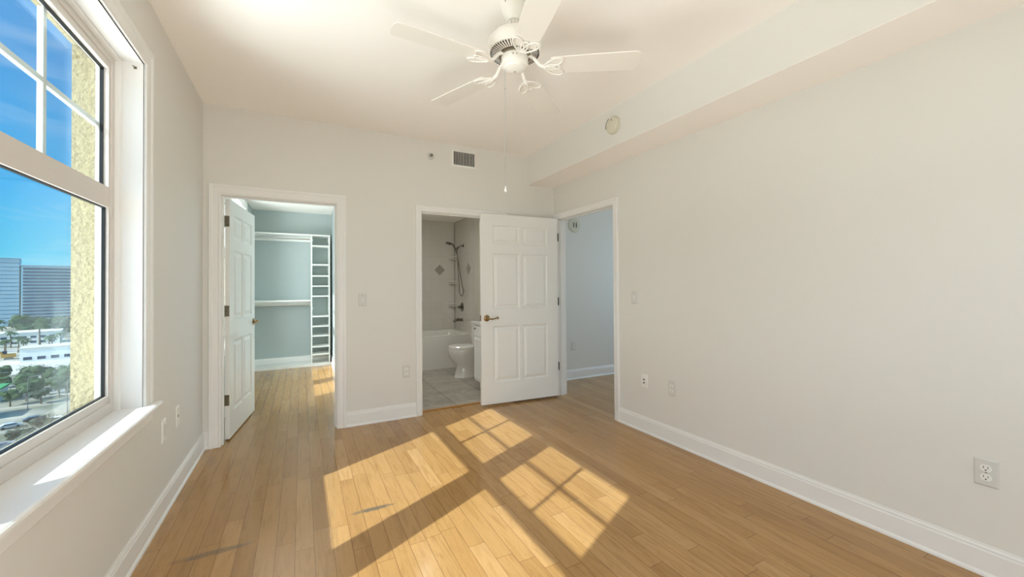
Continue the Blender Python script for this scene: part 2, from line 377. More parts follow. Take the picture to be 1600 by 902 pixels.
# closet, bath, hall shells
struct(MB().box(XL-.1, CXR+.1, CY1, CY1+.1, 0, CZ).build('wall_closet_back', M['closet']))
struct(MB().box(CXR, BX0-.06, YB+WT, CY1, 0, CZ).build('wall_closet_right', M['closet']))
struct(MB().box(BX0-.06, BX0, YB+WT, BY1, 0, BZ).build('wall_bath_left', M['bathwall']))
struct(MB().box(BX0-.06, BX1+.1, BY1, BY1+.1, 0, BZ).build('wall_bath_back', M['tileY']))
struct(MB().box(BX1, BX1+.1, 5.9, BY1, 0, BZ).build('wall_shower_end', M['tileX']))
struct(MB().box(BX1, BX1+.1, YB+WT, 5.9, 0, BZ).build('wall_bath_right', M['bathwall']))
struct(MB().box(BX1+.1, HX1, HY, HY+.1, 0, ZC).build('wall_hall_back', M['wall']))
struct(MB().box(BX1+.1, XR+WT, YB+WT, HY, 0, ZC).build('wall_hall_left', M['wall']))
struct(wall_x(MB(), HX1, HX1+.1, .5, HY+.1, ZC, [(2.2, 4.0, .8, 2.3)]).build('wall_hall_right', M['wall']))
struct(MB().box(XR+WT, HX1, .4, .5, 0, ZC).build('wall_hall_near', M['wall']))

# jamb linings + stops + casings of the three doorways
CAS = [(0.0, 0.0), (0.0, 0.011), (0.010, 0.014), (0.016, 0.011), (0.042, 0.014), (0.052, 0.019), (1.0, 0.019), (1.0, 0.0)]
def casing_prof(wd):
    return [(0, 0), (0, 0.010), (0.008, 0.013), (0.016, 0.010), (wd-.030, 0.013), (wd-.020, 0.018), (wd-.004, 0.019), (wd, 0.015), (wd, 0)]
def doorway_y(nm, o, y0, y1, wd, wdr=None):
    x0, x1, z1 = o
    r = sroot(nm)
    mb = MB(); mb.box(x0-.02, x0, y0-.002, y1+.002, 0, z1+.02).box(x1, x1+.02, y0-.002, y1+.002, 0, z1+.02).box(x0, x1, y0-.002, y1+.002, z1, z1+.02)
    mb.build('jamb', M['trim'], r, bevel=.0015)
    ys = y0 + (y1-y0)*.45
    mb = MB(); mb.box(x0, x0+.011, ys-.018, ys+.018, 0, z1).box(x1-.011, x1, ys-.018, ys+.018, 0, z1).box(x0+.011, x1-.011, ys-.018, ys+.018, z1-.011, z1)
    mb.build('door_stop', M['trim'], r, bevel=.002)
    MB().sweep([(x0-.005, 0), (x0-.005, z1+.005), (x1+.005, z1+.005), (x1+.005, 0)], casing_prof(wd), lambda s, t, h: (s, y0-h, t)).build('casing', M['trim'], r, smooth=True, angle=20)
    MB().sweep([(x0-.005, 0), (x0-.005, z1+.005), (x1+.005, z1+.005), (x1+.005, 0)], casing_prof(min(wd, .07)), lambda s, t, h: (s, y1+h, t)).build('casing', M['trim'], r, smooth=True, angle=20)
    return r
tc_ = doorway_y('trim_1', CO, YB, YB+WT, .078)
tb_ = doorway_y('trim_2', BO, YB, YB+WT, .058)
r = sroot('trim_3'); y0, y1, z1 = DO
mb = MB(); mb.box(XR-.002, XR+WT+.002, y0-.02, y0, 0, z1+.02).box(XR-.002, XR+WT+.002, y1, y1+.02, 0, z1+.02).box(XR-.002, XR+WT+.002, y0, y1, z1, z1+.02); mb.build('jamb', M['trim'], r, bevel=.0015)
xs = XR+.06
mb = MB(); mb.box(xs-.018, xs+.018, y0, y0+.011, 0, z1).box(xs-.018, xs+.018, y1-.011, y1, 0, z1).box(xs-.018, xs+.018, y0+.011, y1-.011, z1-.011, z1); mb.build('door_stop', M['trim'], r, bevel=.002)
path = [(y0-.005, 0), (y0-.005, z1+.005), (y1+.005, z1+.005), (y1+.005, 0)]
MB().sweep(path, casing_prof(.062), lambda s, t, h: (XR-h, min(s, YB), t)).build('casing', M['trim'], r, smooth=True, angle=20)
MB().sweep(path, casing_prof(.062), lambda s, t, h: (XR+WT+h, s, t)).build('casing', M['trim'], r, smooth=True, angle=20)
MB().box(XR+.03, XR+.062, DO[0]-.001, DO[0]+.0015, .92, .98).build('strike_plate', M['bronze'], r)
# bath hinge leaves left on the jamb
for z in (1.80, 1.07, .36):
    h = MB().box(BO[0]-.001, BO[0]+.002, YB+WT-.045, YB+WT-.002, z-.045, z+.045).build('hinge_leaf', M['bronze'], tb_)
    MB().tube([(BO[0]+.004, YB+.022, z-.045), (BO[0]+.004, YB+.022, z+.045)], .004, 8).build('hinge_knuckle', M['bronze'], h)

# baseboards with shoe moulding
BP = [(0, 0), (0.020, 0), (0.019, 0.010), (0.013, 0.019), (0.012, 0.020), (0.012, 0.105), (0.009, 0.112), (0.009, 0.120), (0.004, 0.128), (0.003, 0.135), (0, 0.135)]
def base_x(mb, x, sgn, ya, yb): mb.prism(BP, lambda o, h: (x+sgn*o, ya, h), lambda o, h: (x+sgn*o, yb, h)); return mb
def base_y(mb, y, sgn, xa, xb): mb.prism(BP, lambda o, h: (xa, y+sgn*o, h), lambda o, h: (xb, y+sgn*o, h)); return mb
struct(base_x(MB(), XL, 1, YN, YB-.002).build('baseboard_left', M['trim'], smooth=True, angle=20))
struct(base_x(MB(), XR, -1, YN, DO[0]-.067).build('baseboard_right', M['trim'], smooth=True, angle=20))
mb = MB(); base_y(mb, YB, -1, XL+.001, CO[0]-.083); base_y(mb, YB, -1, CO[1]+.083, BO[0]-.063); base_y(mb, YB, -1, BO[1]+.063, XR-.001)
struct(mb.build('baseboard_back', M['trim'], smooth=True, angle=20))
struct(base_y(MB(), YN, 1, XL+.001, XR-.001).build('baseboard_near', M['trim'], smooth=True, angle=20))
mb = MB(); base_y(mb, HY, -1, XR+WT, HX1); struct(mb.build('baseboard_hall', M['trim'], smooth=True, angle=20))
mb = MB(); base_y(mb, CY1, -1, XL+.001, CXR-.001); base_x(mb, XL, 1, YB+WT+.03, CY1-.02); base_x(mb, CXR, -1, YB+WT+.03, CY1-.02); struct(mb.build('baseboard_closet', M['trim'], smooth=True, angle=20))

# ------------------------------------------------------------------ windows in the outside wall
def hung_window(root, ya, yb, za, zb, zr0, zr1, gt, gb, fr_r):
    """one single-hung unit; fr_r(name, MB, material, parent)"""
    pass
def window_unit(root, g0, g1, fy0, fy1, glz):
    # g0,g1 glass edges in Y; fy0,fy1 outer frame limits; glz: (bottom glass z, lower top, upper bottom, top)
    b0, b1, u0, u1 = glz; XF = -0.787
    zf0, zf1 = WZ0, WZ1
    fr = MB(); fi = .045
    fr.box(-.843, XF, fy0, fy0+fi, zf0, zf1).box(-.843, XF, fy1-fi, fy1, zf0, zf1).box(-.843, XF, fy0+fi, fy1-fi, zf1-.042, zf1).box(-.843, XF, fy0+fi, fy1-fi, zf0, zf0+.048)
    f = fr.build('window_frame', M['vinyl'], root, bevel=.002)
    for nm, z0, z1, ga, gb_, xo, xi in (('lower_sash', zf0+.048, (b1+u0)/2+.0, b0, b1, -.824, XF-.006), ('upper_sash', (b1+u0)/2, zf1-.042, u0, u1, -.832, XF-.006)):
        a, b = fy0+fi+.001, fy1-fi-.001
        s = MB(); s.box(xo, xi, a, g0, z0, z1).box(xo, xi, g1, b, z0, z1).box(xo, xi, g0, g1, z0, ga).box(xo, xi, g0, g1, gb_, z1)
        so = s.build(nm, M['vinyl'], root, bevel=.0015)
        gx = -.812 if nm == 'lower_sash' else -.820
        gk = MB(); t_ = .004
        for (p, q, r_, w_) in ((g0, g0+t_, ga, gb_), (g1-t_, g1, ga, gb_), (g0, g1, ga, ga+t_), (g0, g1, gb_-t_, gb_)): gk.box(gx-.004, gx+.009, p, q, r_, w_)
        gk.build('gasket', M['gasket'], so)
        MB().box(gx-.003, gx+.003, g0-.004, g1+.004, ga-.004, gb_+.004).build('glass_pane', M['glass'], so)
        if nm == 'upper_sash':
            ym, zm = (g0+g1)/2, (ga+gb_)/2+.01
            mu = MB(); mu.box(gx-.026, gx-.008, ym-.011, ym+.011, ga, gb_).box(gx-.0255, gx-.0085, g0, g1, zm-.011, zm+.011)
            mu.build('muntin_grid', M['extframe'], so, bevel=.002)
    ex = MB(); e0, e1 = fy0+.02, fy1-.02
    ex.box(-.852, -.843, fy0-.02, e0, zf0, zf1+.02).box(-.852, -.843, e1, fy1+.02, zf0, zf1+.02).box(-.852, -.843, e0, e1, zf1-.02, zf1+.02).box(-.852, -.843, e0, e1, zf0, zf0+.03)
    ex.build('exterior_frame', M['extframe'], root, bevel=.001)
def side_window(nm, ya, yb, units, stool=True):
    root = sroot(nm)
    GZ = (.772, 1.648, 1.743, 2.300)
    for (g0, g1, f0, f1) in units: window_unit(root, g0, g1, f0, f1, GZ)
    # mullion post between units
    for (u, v) in zip(units, units[1:]):
        MB().box(-.85, -.775, u[3], v[2], WZ0, WZ1).build('mullion', M['vinyl'], root, bevel=.003)
    # jamb lining and stop bead
    jl = MB(); jl.box(-.80, XL, yb-.001, yb+.012, WZ0, WZ1+.012).box(-.80, XL, ya-.012, ya+.001, WZ0, WZ1+.012).box(-.80, XL, ya, yb, WZ1-.001, WZ1+.012)
    jl.build('jamb_lining', M['trim'], root)
    sb = MB(); sb.sweep([(ya, WZ0), (ya, WZ1), (yb, WZ1), (yb, WZ0)][::-1], [(0, 0), (0, .018), (.005, .022), (.012, .015), (.012, 0)], lambda s, t, h: (-.787+h, s, t)).build('stop_bead', M['trim'], root)
    MB().sweep([(ya-.006, WZ0), (ya-.006, WZ1+.006), (yb+.006, WZ1+.006), (yb+.006, WZ0)], casing_prof(.088), lambda s, t, h: (XL+h, s, t)).build('casing', M['trim'], root, smooth=True, angle=20)
    st = MB(); prof = [(-.79, WZ0-.028), (XL+.047, WZ0-.028), (XL+.053, WZ0-.022), (XL+.055, WZ0-.012), (XL+.053, WZ0-.004), (XL+.046, WZ0), (-.79, WZ0)]
    i0 = [(-.79, WZ0-.028), (XL, WZ0-.028), (XL, WZ0), (-.79, WZ0)]
    st.prism([p for p in prof], lambda x, z: (x, ya+.0005 if x < XL-.001 else ya-.11, z), lambda x, z: (x, yb-.0005 if x < XL-.001 else yb+.11, z))
    st.build('window_stool', M['trim'], root, smooth=True, angle=25)
    ap = MB(); apr = [(XL, WZ0-.028), (XL+.030, WZ0-.028), (XL+.026, WZ0-.045), (XL+.016, WZ0-.055), (XL+.016, WZ0-.088), (XL+.010, WZ0-.098), (XL, WZ0-.098)]
    ap.prism(apr, lambda x, z: (x, ya-.09, z), lambda x, z: (x, yb+.09, z)).build('apron', M['trim'], root, smooth=True, angle=25)
    return root
side_window('window_1', WY0, WY1, [(.516, 1.400, .426, 1.445), (1.645, 2.520, 1.600, 2.579)])
side_window('window_2', KY0, KY1, [(4.74, 5.345, 4.621, 5.40), (5.615, 6.50, 5.56, 6.619)])
# exterior sill of the stucco opening
# invented window behind the camera, added for the fill, and hall window: plain frames
def plain_window_y(nm, x0, x1, z0, z1, y):
    r = sroot(nm); f = MB(); t = .06
    f.box(x0, x1, y, y+.05, z0, z0+t).box(x0, x1, y, y+.05, z1-t, z1).box(x0, x0+t, y, y+.05, z0+t, z1-t).box(x1-t, x1, y, y+.05, z0+t, z1-t).box((x0+x1)/2-.04, (x0+x1)/2+.04, y, y+.05, z0+t, z1-t)
    f.build('window_frame', M['vinyl'], r, bevel=.002)
    MB().box(x0+t, (x0+x1)/2-.04, y+.02, y+.026, z0+t, z1-t).build('glass_pane', M['glass'], r); MB().box((x0+x1)/2+.04, x1-t, y+.02, y+.026, z0+t, z1-t).build('glass_pane', M['glass'], r)
    MB().sweep([(x0, z0), (x0, z1), (x1, z1), (x1, z0)], casing_prof(.08), lambda s, t_, h: (s, YN+h, t_), closed=True).build('casing', M['trim'], r)
plain_window_y('window_rear_added', NW[0], NW[1], NW[2], NW[3], YN-.09)
r = sroot('window_4'); f = MB(); a, b, z0, z1 = 2.2, 4.0, .8, 2.3; X_ = HX1+.02
f.box(X_, X_+.05, a, b, z0, z0+.06).box(X_, X_+.05, a, b, z1-.06, z1).box(X_, X_+.05, a, a+.06, z0+.06, z1-.06).box(X_, X_+.05, b-.06, b, z0+.06, z1-.06).box(X_, X_+.05, (a+b)/2-.04, (a+b)/2+.04, z0+.06, z1-.06); f.build('window_frame', M['vinyl'], r, bevel=.002)

# ------------------------------------------------------------------ six-panel doors
def door_leaf(W, H, T=.035):
    mb = MB(); bm = mb.bm
    st = .146*W; pw = .335*W; mid = W-2*st-2*pw
    xs = [0, st, st+pw, st+pw+mid, W-st, W]
    zt = [0, .117, .319, .422, 1.010, 1.195, 1.790, H]
    zs = [H-z for z in zt][::-1]          # ascending
    zs[0] = 0
    panels = {(1, 1), (3, 1), (1, 3), (3, 3), (1, 5), (3, 5)}
    for side in (0, 1):
        y0 = 0 if side == 0 else T; sg = 1 if side == 0 else -1
        def V(x, z, d=0): return bm.verts.new((x, y0+sg*d, z))
        for i in range(5):
            for j in range(7):
                a, b, c, d = xs[i], xs[i+1], zs[j], zs[j+1]
                if (i, j) not in panels:
                    q = [V(a, c), V(b, c), V(b, d), V(a, d)]; bm.faces.new(q)
                else:
                    prev = None
                    for ins, dep in ((0, 0), (.003, .005), (.010, .011), (.020, .012), (.044, .003), (.048, .001)):
                        ring = [V(a+ins, c+ins, dep), V(b-ins, c+ins, dep), V(b-ins, d-ins, dep), V(a+ins, d-ins, dep)]
                        if prev:
                            for k in range(4): bm.faces.new((prev[k], prev[(k+1) % 4], ring[(k+1) % 4], ring[k]))
                        prev = ring
                    bm.faces.new(prev)
    for (p, q) in (((0, 0), (W, 0)), ((W, 0), (W, H)), ((W, H), (0, H)), ((0, H), (0, 0))):
        bm.faces.new([bm.verts.new((p[0], 0, p[1])), bm.verts.new((q[0], 0, q[1])), bm.verts.new((q[0], T, q[1])), bm.verts.new((p[0], T, p[1]))])
    bmesh.ops.remove_doubles(bm, verts=bm.verts, dist=1e-5)
    return mb
def lever(parent, x, z, y, sgn, dirx):
    """rosette at (x, y, z) facing sgn*Y, lever running towards dirx"""
    mt = Matrix.Translation((x, y, z)) @ Matrix.Rotation(-sgn*PI/2, 4, 'X')
    ro = MB().lathe([(0, 0), (.033, 0), (.034, .004), (.030, .009), (.022, .012), (.014, .014), (.012, .030), (.015, .034), (.015, .046), (.010, .050), (0, .050)], 28, mt).build('handle', M['brass'], parent, smooth=True)
    yy = y+sgn*.042; pts = []
    for k in range(15):
        t = k/14; pts.append((x+dirx*(.108*t), yy, z-.014*math.sin(t*PI*.75)*(1 if t < .6 else 1) + .020*t*t))
    # scroll end
    cx, cz = pts[-1][0], pts[-1][2]-.011
    for k in range(1, 15):
        a = PI/2 - k*.42; rr = .011*(1-k/22); pts.append((cx+dirx*rr*math.cos(a), yy, cz+rr*math.sin(a)))
    rad = [.0075]*8 + [.0065]*7 + [.0048]*14
    MB().tube(pts, rad, 8).build('lever', M['brass'], ro, smooth=True)
def hinge_on_edge(parent, z, T=.035, gapx=0):
    h = MB().box(-.0025, 0.0, .004, T-.001, z-.044, z+.044).build('hinge', M['bronze'], parent, bevel=.001)
    MB().tube([(-.005, -.004, z-.045), (-.005, -.004, z+.045)], .0055, 10).build('hinge_knuckle', M['bronze'], h, smooth=True)
    return h
# entrance door: hinge edge near the corner, front face (y=0 side) to the camera
EW = .925
hx, hy = 2.592, 3.800; lx, ly = 1.669, 3.868
ang = math.atan2(ly-hy, lx-hx)
d1 = sroot('door_1', (hx, hy, .022), ang)
# local x runs from hinge to lock edge; local +y points to camera side after the turn, so the slab lies at y in [-T, 0]
lf = door_leaf(EW, 2.015); 
for v in lf.bm.verts: v.co.y = -v.co.y
lf.build('door_leaf', M['door'], d1)
lever(d1, EW-.062, .91, 0, 1, -1); lever(d1, EW-.062, .91, -.035, -1, -1)
for z in (1.80, 1.07, .335):
    h = MB().box(-.0025, 0, -.031, -.002, z-.044, z+.044).build('hinge', M['bronze'], d1, bevel=.001)
    MB().tube([(-.006, .002, z-.045), (-.006, .002, z+.045)], .006, 10).build('hinge_knuckle', M['gasket'], h, smooth=True)
MB().box(EW, EW+.0015, -.030, -.006, .88, .94).build('latch_plate', M['brass'], d1)
# closet door, swung into the closet; local x hinge->lock edge, slab y in [0,T] to the left (-X) side
cang = math.radians(90-7.0)
d2 = sroot('door_2', (-.527, YB+WT+.012, .012), cang)
CW = .84
lf = door_leaf(CW, 2.0); lf.build('door_leaf', M['door'], d2)
lever(d2, CW-.062, .915, 0, -1, -1); lever(d2, CW-.062, .915, .035, 1, -1)
for z in (1.815, 1.065, .322):
    h = MB().box(-.003, 0, .003, .036, z-.045, z+.045).build('hinge', M['bronze'], d2, bevel=.002)
    sc = MB()
    for (yy, zz) in ((.014, -.03), (.025, 0), (.014, .03)): sc.lathe([(0, .001), (.003, .001), (.003, 0)], 8, Matrix.Translation((-.0035, yy, z+zz)) @ Matrix.Rotation(-PI/2, 4, 'Y'))
    sc.build('hinge_screws', M['gasket'], h)
    MB().tube([(-.006, .041, z-.047), (-.006, .041, z+.047)], .006, 10).build('hinge_knuckle', M['bronze'], h, smooth=True)

# ------------------------------------------------------------------ ceiling fan
FX, FY = 0.988, 1.828
fan = thing('ceiling_fan', 'white five-blade ceiling fan hanging from the ceiling with a long pull chain', 'ceiling fan', (FX, FY, 0))
MB().lathe([(0, ZC), (.070, ZC), (.071, ZC-.006), (.069, ZC-.020), (.060, ZC-.050), (.046, ZC-.075), (.034, ZC-.086), (0, ZC-.086)], 40).build('canopy', M['fan'], fan, smooth=True)
mb = MB()
for a in (200, 250, 300): 
    aa = math.radians(a); MB().ellipsoid((.068*math.cos(aa), .068*math.sin(aa), ZC-.015), (.004, .004, .004), 8, 6).build('canopy_screw', M['bronze'], fan, smooth=True)
MB().lathe([(0, ZC-.084), (.016, ZC-.084), (.016, 2.622), (.034, 2.618), (.034, 2.597), (0, 2.597)], 24).build('downrod', M['fan'], fan, smooth=True)
mb = MB()
for k in range(8):
    aa = 2*PI*k/8; mb.box(.017*math.cos(aa)-.004+.008*math.cos(aa), .017*math.cos(aa)+.004+.008*math.cos(aa), .025*math.sin(aa)-.004, .025*math.sin(aa)+.004, 2.624, 2.650)
mb.build('coupling', M['fan'], fan)
MB().lathe([(0, 2.600), (.045, 2.599), (.085, 2.590), (.112, 2.572), (.132, 2.550), (.139, 2.530), (.140, 2.500), (.134, 2.486), (.116, 2.479), (.080, 2.475), (0, 2.475)], 56).build('motor_housing', M['fan'], fan, smooth=True)
mb = MB()
for k in range(52):
    a = 2*PI*k/52; mt = Matrix.Rotation(a, 4, 'Z')
    pts = [(.088, -.0018), (.128, -.0028), (.128, .0028), (.088, .0018)]
    mb.prism(pts, lambda x, y: mt @ Vector((x, y, 2.4741+(x-.080)*.11)), lambda x, y: mt @ Vector((x, y, 2.480+(x-.080)*.11)))
    pts = [(-.0026, 2.468), (.0026, 2.468), (.0026, 2.470), (-.0026, 2.470)]
mb.build('vent_slots', M['dark'], fan)
MB().lathe([(.062, 2.475), (.084, 2.475), (.084, 2.464), (.062, 2.464), (.062, 2.475)], 40).build('flywheel', M['bronze'], fan, smooth=True)
MB().lathe([(0, 2.468), (.068, 2.467), (.070, 2.462), (.070, 2.420), (.066, 2.415), (.058, 2.412), (.054, 2.402), (.036, 2.392), (0, 2.389)], 40).build('switch_housing', M['fan'], fan, smooth=True)
MB().ellipsoid((0, 0, 2.388), (.004, .004, .003), 10, 6).build('housing_screw', M['bronze'], fan, smooth=True)
for a in (235, 250, 330): MB().ellipsoid((.072*math.cos(math.radians(a)), .072*math.sin(math.radians(a)), 2.445), (.003, .003, .003), 8, 6).build('housing_screw', M['bronze'], fan, smooth=True)
ZBL = 2.404
def fan_blade(th):
    rt = Matrix.Rotation(th, 4, 'Z')
    o = MB(); tilt = math.radians(-8)
    # outline in (r, t)
    pts = [(.185, -.052), (.20, -.058), (.40, -.066), (.60, -.069), (.618, -.066), (.630, -.056), (.637, -.030), (.639, 0), (.637, .030), (.630, .056), (.618, .066), (.60, .069), (.40, .066), (.20, .058), (.185, .052)]
    f = lambda dz: (lambda r, t: rt @ Vector((r, t*math.cos(tilt), ZBL+.006+dz+t*math.sin(tilt))))
    bl = o.prism(pts, f(0), f(.006)).build('blade', M['blade'], fan, bevel=.0015)
    ir = MB()
    P = lambda r, t, dz=-.004: rt @ Vector((r, t*math.cos(tilt), ZBL+.004+dz+t*math.sin(tilt)))
    ir.tube([rt @ Vector((.074, 0, 2.469)), rt @ Vector((.10, 0, 2.452)), rt @ Vector((.132, 0, 2.414)), P(.165, 0)], [.010, .009, .009, .010], 8)
    # three leaf-shaped loops
    for ang, ln, wd in ((0, .085, .016), (30, .112, .023), (-30, .112, .023)):
        c, s = math.cos(math.radians(ang)), math.sin(math.radians(ang)); loop = []
        for k in range(20):
            a = 2*PI*k/20; u = ln*(.5-.5*math.cos(a)); v = wd*math.sin(a)*(1-.25*math.cos(a))
            loop.append(P(.150+u*c-v*s, u*s+v*c))
        ir.tube(loop, .0042, 6, closed=True)
    ir.build('blade_iron', M['fan'], bl, smooth=True)
for k in range(5): fan_blade(math.radians(39.2-72*k))
PCX, PCY = -.052*.885, .052*.466
pc = MB(); pc.tube([(PCX, PCY, 2.41), (PCX, PCY, 1.785)], .0013, 6)
pch = pc.build('pull_chain', M['steel'], fan)
MB().lathe([(0, 1.792), (.003, 1.790), (.004, 1.780), (.007, 1.768), (.007, 1.762), (0, 1.758)], 14, Matrix.Translation((PCX, PCY, 0))).build('chain_pull', M['plate2'], pch, smooth=True)
MB().ellipsoid((PCX, PCY, 2.30), (.003, .003, .006), 8, 6).build('chain_connector', M['steel'], pch, smooth=True)

# ------------------------------------------------------------------ wall plates.  local frame: x right along wall, z up, y into the room = -normal... root faces local -Y
def plate_root(name, label, cat, pos, facing, group=None):
    # facing: 'L' on left wall (faces +X), 'R' on right wall (faces -X), 'B' on back-type wall (faces -Y)
    rz = {'B': 0, 'R': -PI/2, 'L': PI/2}[facing]
    return thing(name, label, cat, pos, rz, group)
def cover(parent, w=.072, h=.117, mt=None, name='cover_plate'):
    mb = MB(); a, b = w/2, h/2
    prev = None; bm = mb.bm
    for ins, dep in ((0, 0), (0, -.002), (.004, -.0055), (.006, -.006)):
        ring = [bm.verts.new(p) for p in ((-a+ins, dep, -b+ins), (a-ins, dep, -b+ins), (a-ins, dep, b-ins), (-a+ins, dep, b-ins))]
        if prev:
            for k in range(4): bm.faces.new((prev[k], prev[(k+1) % 4], ring[(k+1) % 4], ring[k]))
        prev = ring
    bm.faces.new(prev)
    return mb.build(name, mt or M['plate'], parent)
def duplex(name, label, pos, facing, mt, group=None):
    r = plate_root(name, label, 'outlet', pos, facing, group); cover(r, mt=mt)
    for dz in (.0195, -.0195):
        mb = MB(); pts = []
        for k in range(24):
            a = 2*PI*k/24; x = .0172*math.cos(a); z = max(-.0142, min(.0142, .0172*math.sin(a))); pts.append((x, z+dz))
        rc = mb.prism(pts, lambda x, z: (x, -.0055, z), lambda x, z: (x, -.0085, z)).build('receptacle', M['plate2'], r)
        s = MB(); s.box(-.0077, -.0055, -.0090, -.0084, dz-.001, dz+.0085).box(.0055, .0077, -.0090, -.0084, dz, dz+.0075)
        s.prism([(.0028*math.cos(2*PI*k/10), dz-.0075+.0028*math.sin(2*PI*k/10)) for k in range(10)], lambda x, z: (x, -.0084, z), lambda x, z: (x, -.0090, z)); s.build('slots', M['dark'], rc)
    MB().lathe([(0, .0015), (.002, .001), (.003, 0)], 10, Matrix.Translation((0, -.006, 0)) @ Matrix.Rotation(PI/2, 4, 'X')).build('screw', M['bronze'], r)
    return r
e_ = .0006
duplex('electrical_outlet', 'grey duplex outlet low on the right wall, nearest the camera', (XR-e_, .588, .447), 'R', M['plate'])
duplex('electrical_outlet', 'duplex outlet low on the right wall beside the small twin-jack plate', (XR-e_, 2.252, .443), 'R', M['plate'])
duplex('electrical_outlet', 'duplex outlet on the short wall between closet doorway and bathroom doorway', (.903, YB-e_, .448), 'B', M['plate'])
duplex('electrical_outlet', 'small duplex outlet on the hallway wall seen through the entrance doorway', (3.27, HY-e_, .45), 'B', M['plate'])
def switch(label, pos, facing):
    r = plate_root('light_switch', label, 'light switch', pos, facing); cover(r, mt=M['plate'])
    MB().box(-.006, .006, -.0075, -.0055, -.013, .013).build('switch_bezel', M['plate2'], r)
    MB().prism([(-.007, 0), (-.018, .012), (-.016, .014), (-.007, .010)], lambda y, z: (-.004, y, z), lambda y, z: (.004, y, z)).build('toggle', M['plate2'], r)
    for z in (.042, -.042): MB().lathe([(0, .001), (.003, 0)], 10, Matrix.Translation((0, -.006, z)) @ Matrix.Rotation(PI/2, 4, 'X')).build('screw', M['bronze'], r)
    return r
switch('toggle light switch on the right wall beside the entrance doorway', (XR-e_, 2.65, 1.163), 'R')
switch('toggle light switch on the back wall right of the closet doorway', (.502, YB-e_, 1.152), 'B')
r = plate_root('cable_jack', 'white plate with two dark jacks on the right wall near the entrance doorway', 'jack plate', (XR-e_, 2.541, .440), 'R'); cover(r, mt=M['plate2'])
for z in (.014, -.014):
    MB().lathe([(0, .009), (.0045, .009), (.0055, .007), (.006, 0)], 14, Matrix.Translation((0, -.0055, z)) @ Matrix.Rotation(PI/2, 4, 'X')).build('jack', M['dark'], r)
r = plate_root('phone_jack', 'wall plate with one black jack hole on the left wall, nearer the closet', 'jack plate', (XL+e_, 3.20, .470), 'L'); cover(r, .072, .125, mt=M['plate2'])
MB().box(-.007, .007, -.0066, -.0055, -.006, .008).build('jack', M['dark'], r)
r = plate_root('blank_plate', 'blank rectangular cover plate on the left wall below the window sill end', 'wall plate', (XL+e_, 2.915, .470), 'L'); cover(r, .072, .125, mt=M['plate2'])
MB().box(-.017, .017, -.0080, -.0055, -.034, .034).build('blank_insert', M['plate'], r, bevel=.001)

# air vent on the back wall
vx0, vx1, vz0, vz1 = 1.377, 1.646, 2.512, 2.690
av = thing('air_vent', 'small rectangular supply vent with vertical slats high on the back wall', 'air vent', ((vx0+vx1)/2, YB-e_, (vz0+vz1)/2))
W2, H2 = (vx1-vx0)/2, (vz1-vz0)/2
MB().sweep([(-W2+.020, -H2+.020), (-W2+.020, H2-.020), (W2-.020, H2-.020), (W2-.020, -H2+.020)], [(0, 0), (0, .008), (.005, .009), (.017, .004), (.020, 0)], lambda s, t, h: (s, -h, t), closed=True).build('vent_frame', M['plate2'], av)
MB().box(-W2+.015, W2-.015, -.0018, -.0008, -H2+.015, H2-.015).build('duct_opening', M['dark'], av)
n = 12
for k in range(n):
    x = -W2+.036+(2*W2-.072)*k/(n-1)
    MB().prism([(x-.002, -.0025), (x, -.0085), (x+.0024, -.0085), (x+.0004, -.0025)], lambda a, b: (a, b, -H2+.020), lambda a, b: (a, b, H2-.020)).build('slat', M['plate2'], av)
# sprinkler head
sp = thing('sprinkler_head', 'small round sidewall sprinkler head left of the vent', 'sprinkler', (1.154, YB-e_, 2.582))
MB().lathe([(0, 0), (.034, 0), (.034, .003), (.026, .010), (.020, .012), (.018, .005), (0, .005)], 28, Matrix.Rotation(PI/2, 4, 'X')).build('escutcheon', M['plate'], sp, smooth=True)
MB().lathe([(0, .005), (.008, .005), (.008, .030), (.004, .034), (.004, .044), (.013, .045), (.013, .047), (0, .047)], 16, Matrix.Rotation(PI/2, 4, 'X')).build('nozzle', M['bronze'], sp, smooth=True)
# smoke detector on the soffit face
sd = thing('smoke_detector', 'round ivory smoke detector on the side of the soffit', 'smoke detector', (XS-e_, 2.50, 2.582), -PI/2)
RX = Matrix.Rotation(PI/2, 4, 'X')
MB().lathe([(0, 0), (.070, 0), (.072, .006), (.070, .012), (0, .012)], 48, RX).build('base', M['ivory'], sd, smooth=True)
MB().lathe([(0, .012), (.066, .012), (.067, .030), (.062, .038), (.050, .042), (0, .043)], 48, RX).build('cover', M['ivory'], sd, smooth=True)
mb = MB()
for k in range(9):
    a = math.radians(120+k*9); mt = Matrix.Rotation(-a, 4, 'Y')
    mb.prism([(.056, -.0025), (.0665, -.0025), (.0665, .0025), (.056, .0025)], lambda x, z: mt @ Vector((x, -.0335-.0065*(.0665-x)/.0105, z)), lambda x, z: mt @ Vector((x, -.0385-.003*(.0665-x)/.0105, z)))
mb.build('grille_slots', M['dark'], sd)
MB().lathe([(0, .002), (.006, .0015), (.006, 0)], 14, Matrix.Translation((.012, -.0425, .034)) @ RX).build('test_button', M['bronze'], sd)
# hallway alarm speaker
ha = thing('alarm_speaker', 'round grey alarm speaker high on the hallway wall', 'alarm speaker', (3.30, HY-e_, 2.095))
MB().lathe([(0, 0), (.098, 0), (.100, .004), (.094, .012), (.060, .018), (.040, .016), (0, .016)], 48, RX).build('cover', M['ivory'], ha, smooth=True)
mb = MB()
for sgn in (-1, 1):
    mb = MB()
    for k in range(5):
        z = -.030+.015*k; wd = .020 if abs(k-2) < 2 else .012; mb.box(sgn*.022-wd/2, sgn*.022+wd/2, -.0178, -.0155, z-.005, z+.005)
    mb.build('grille', M['dark'], ha)
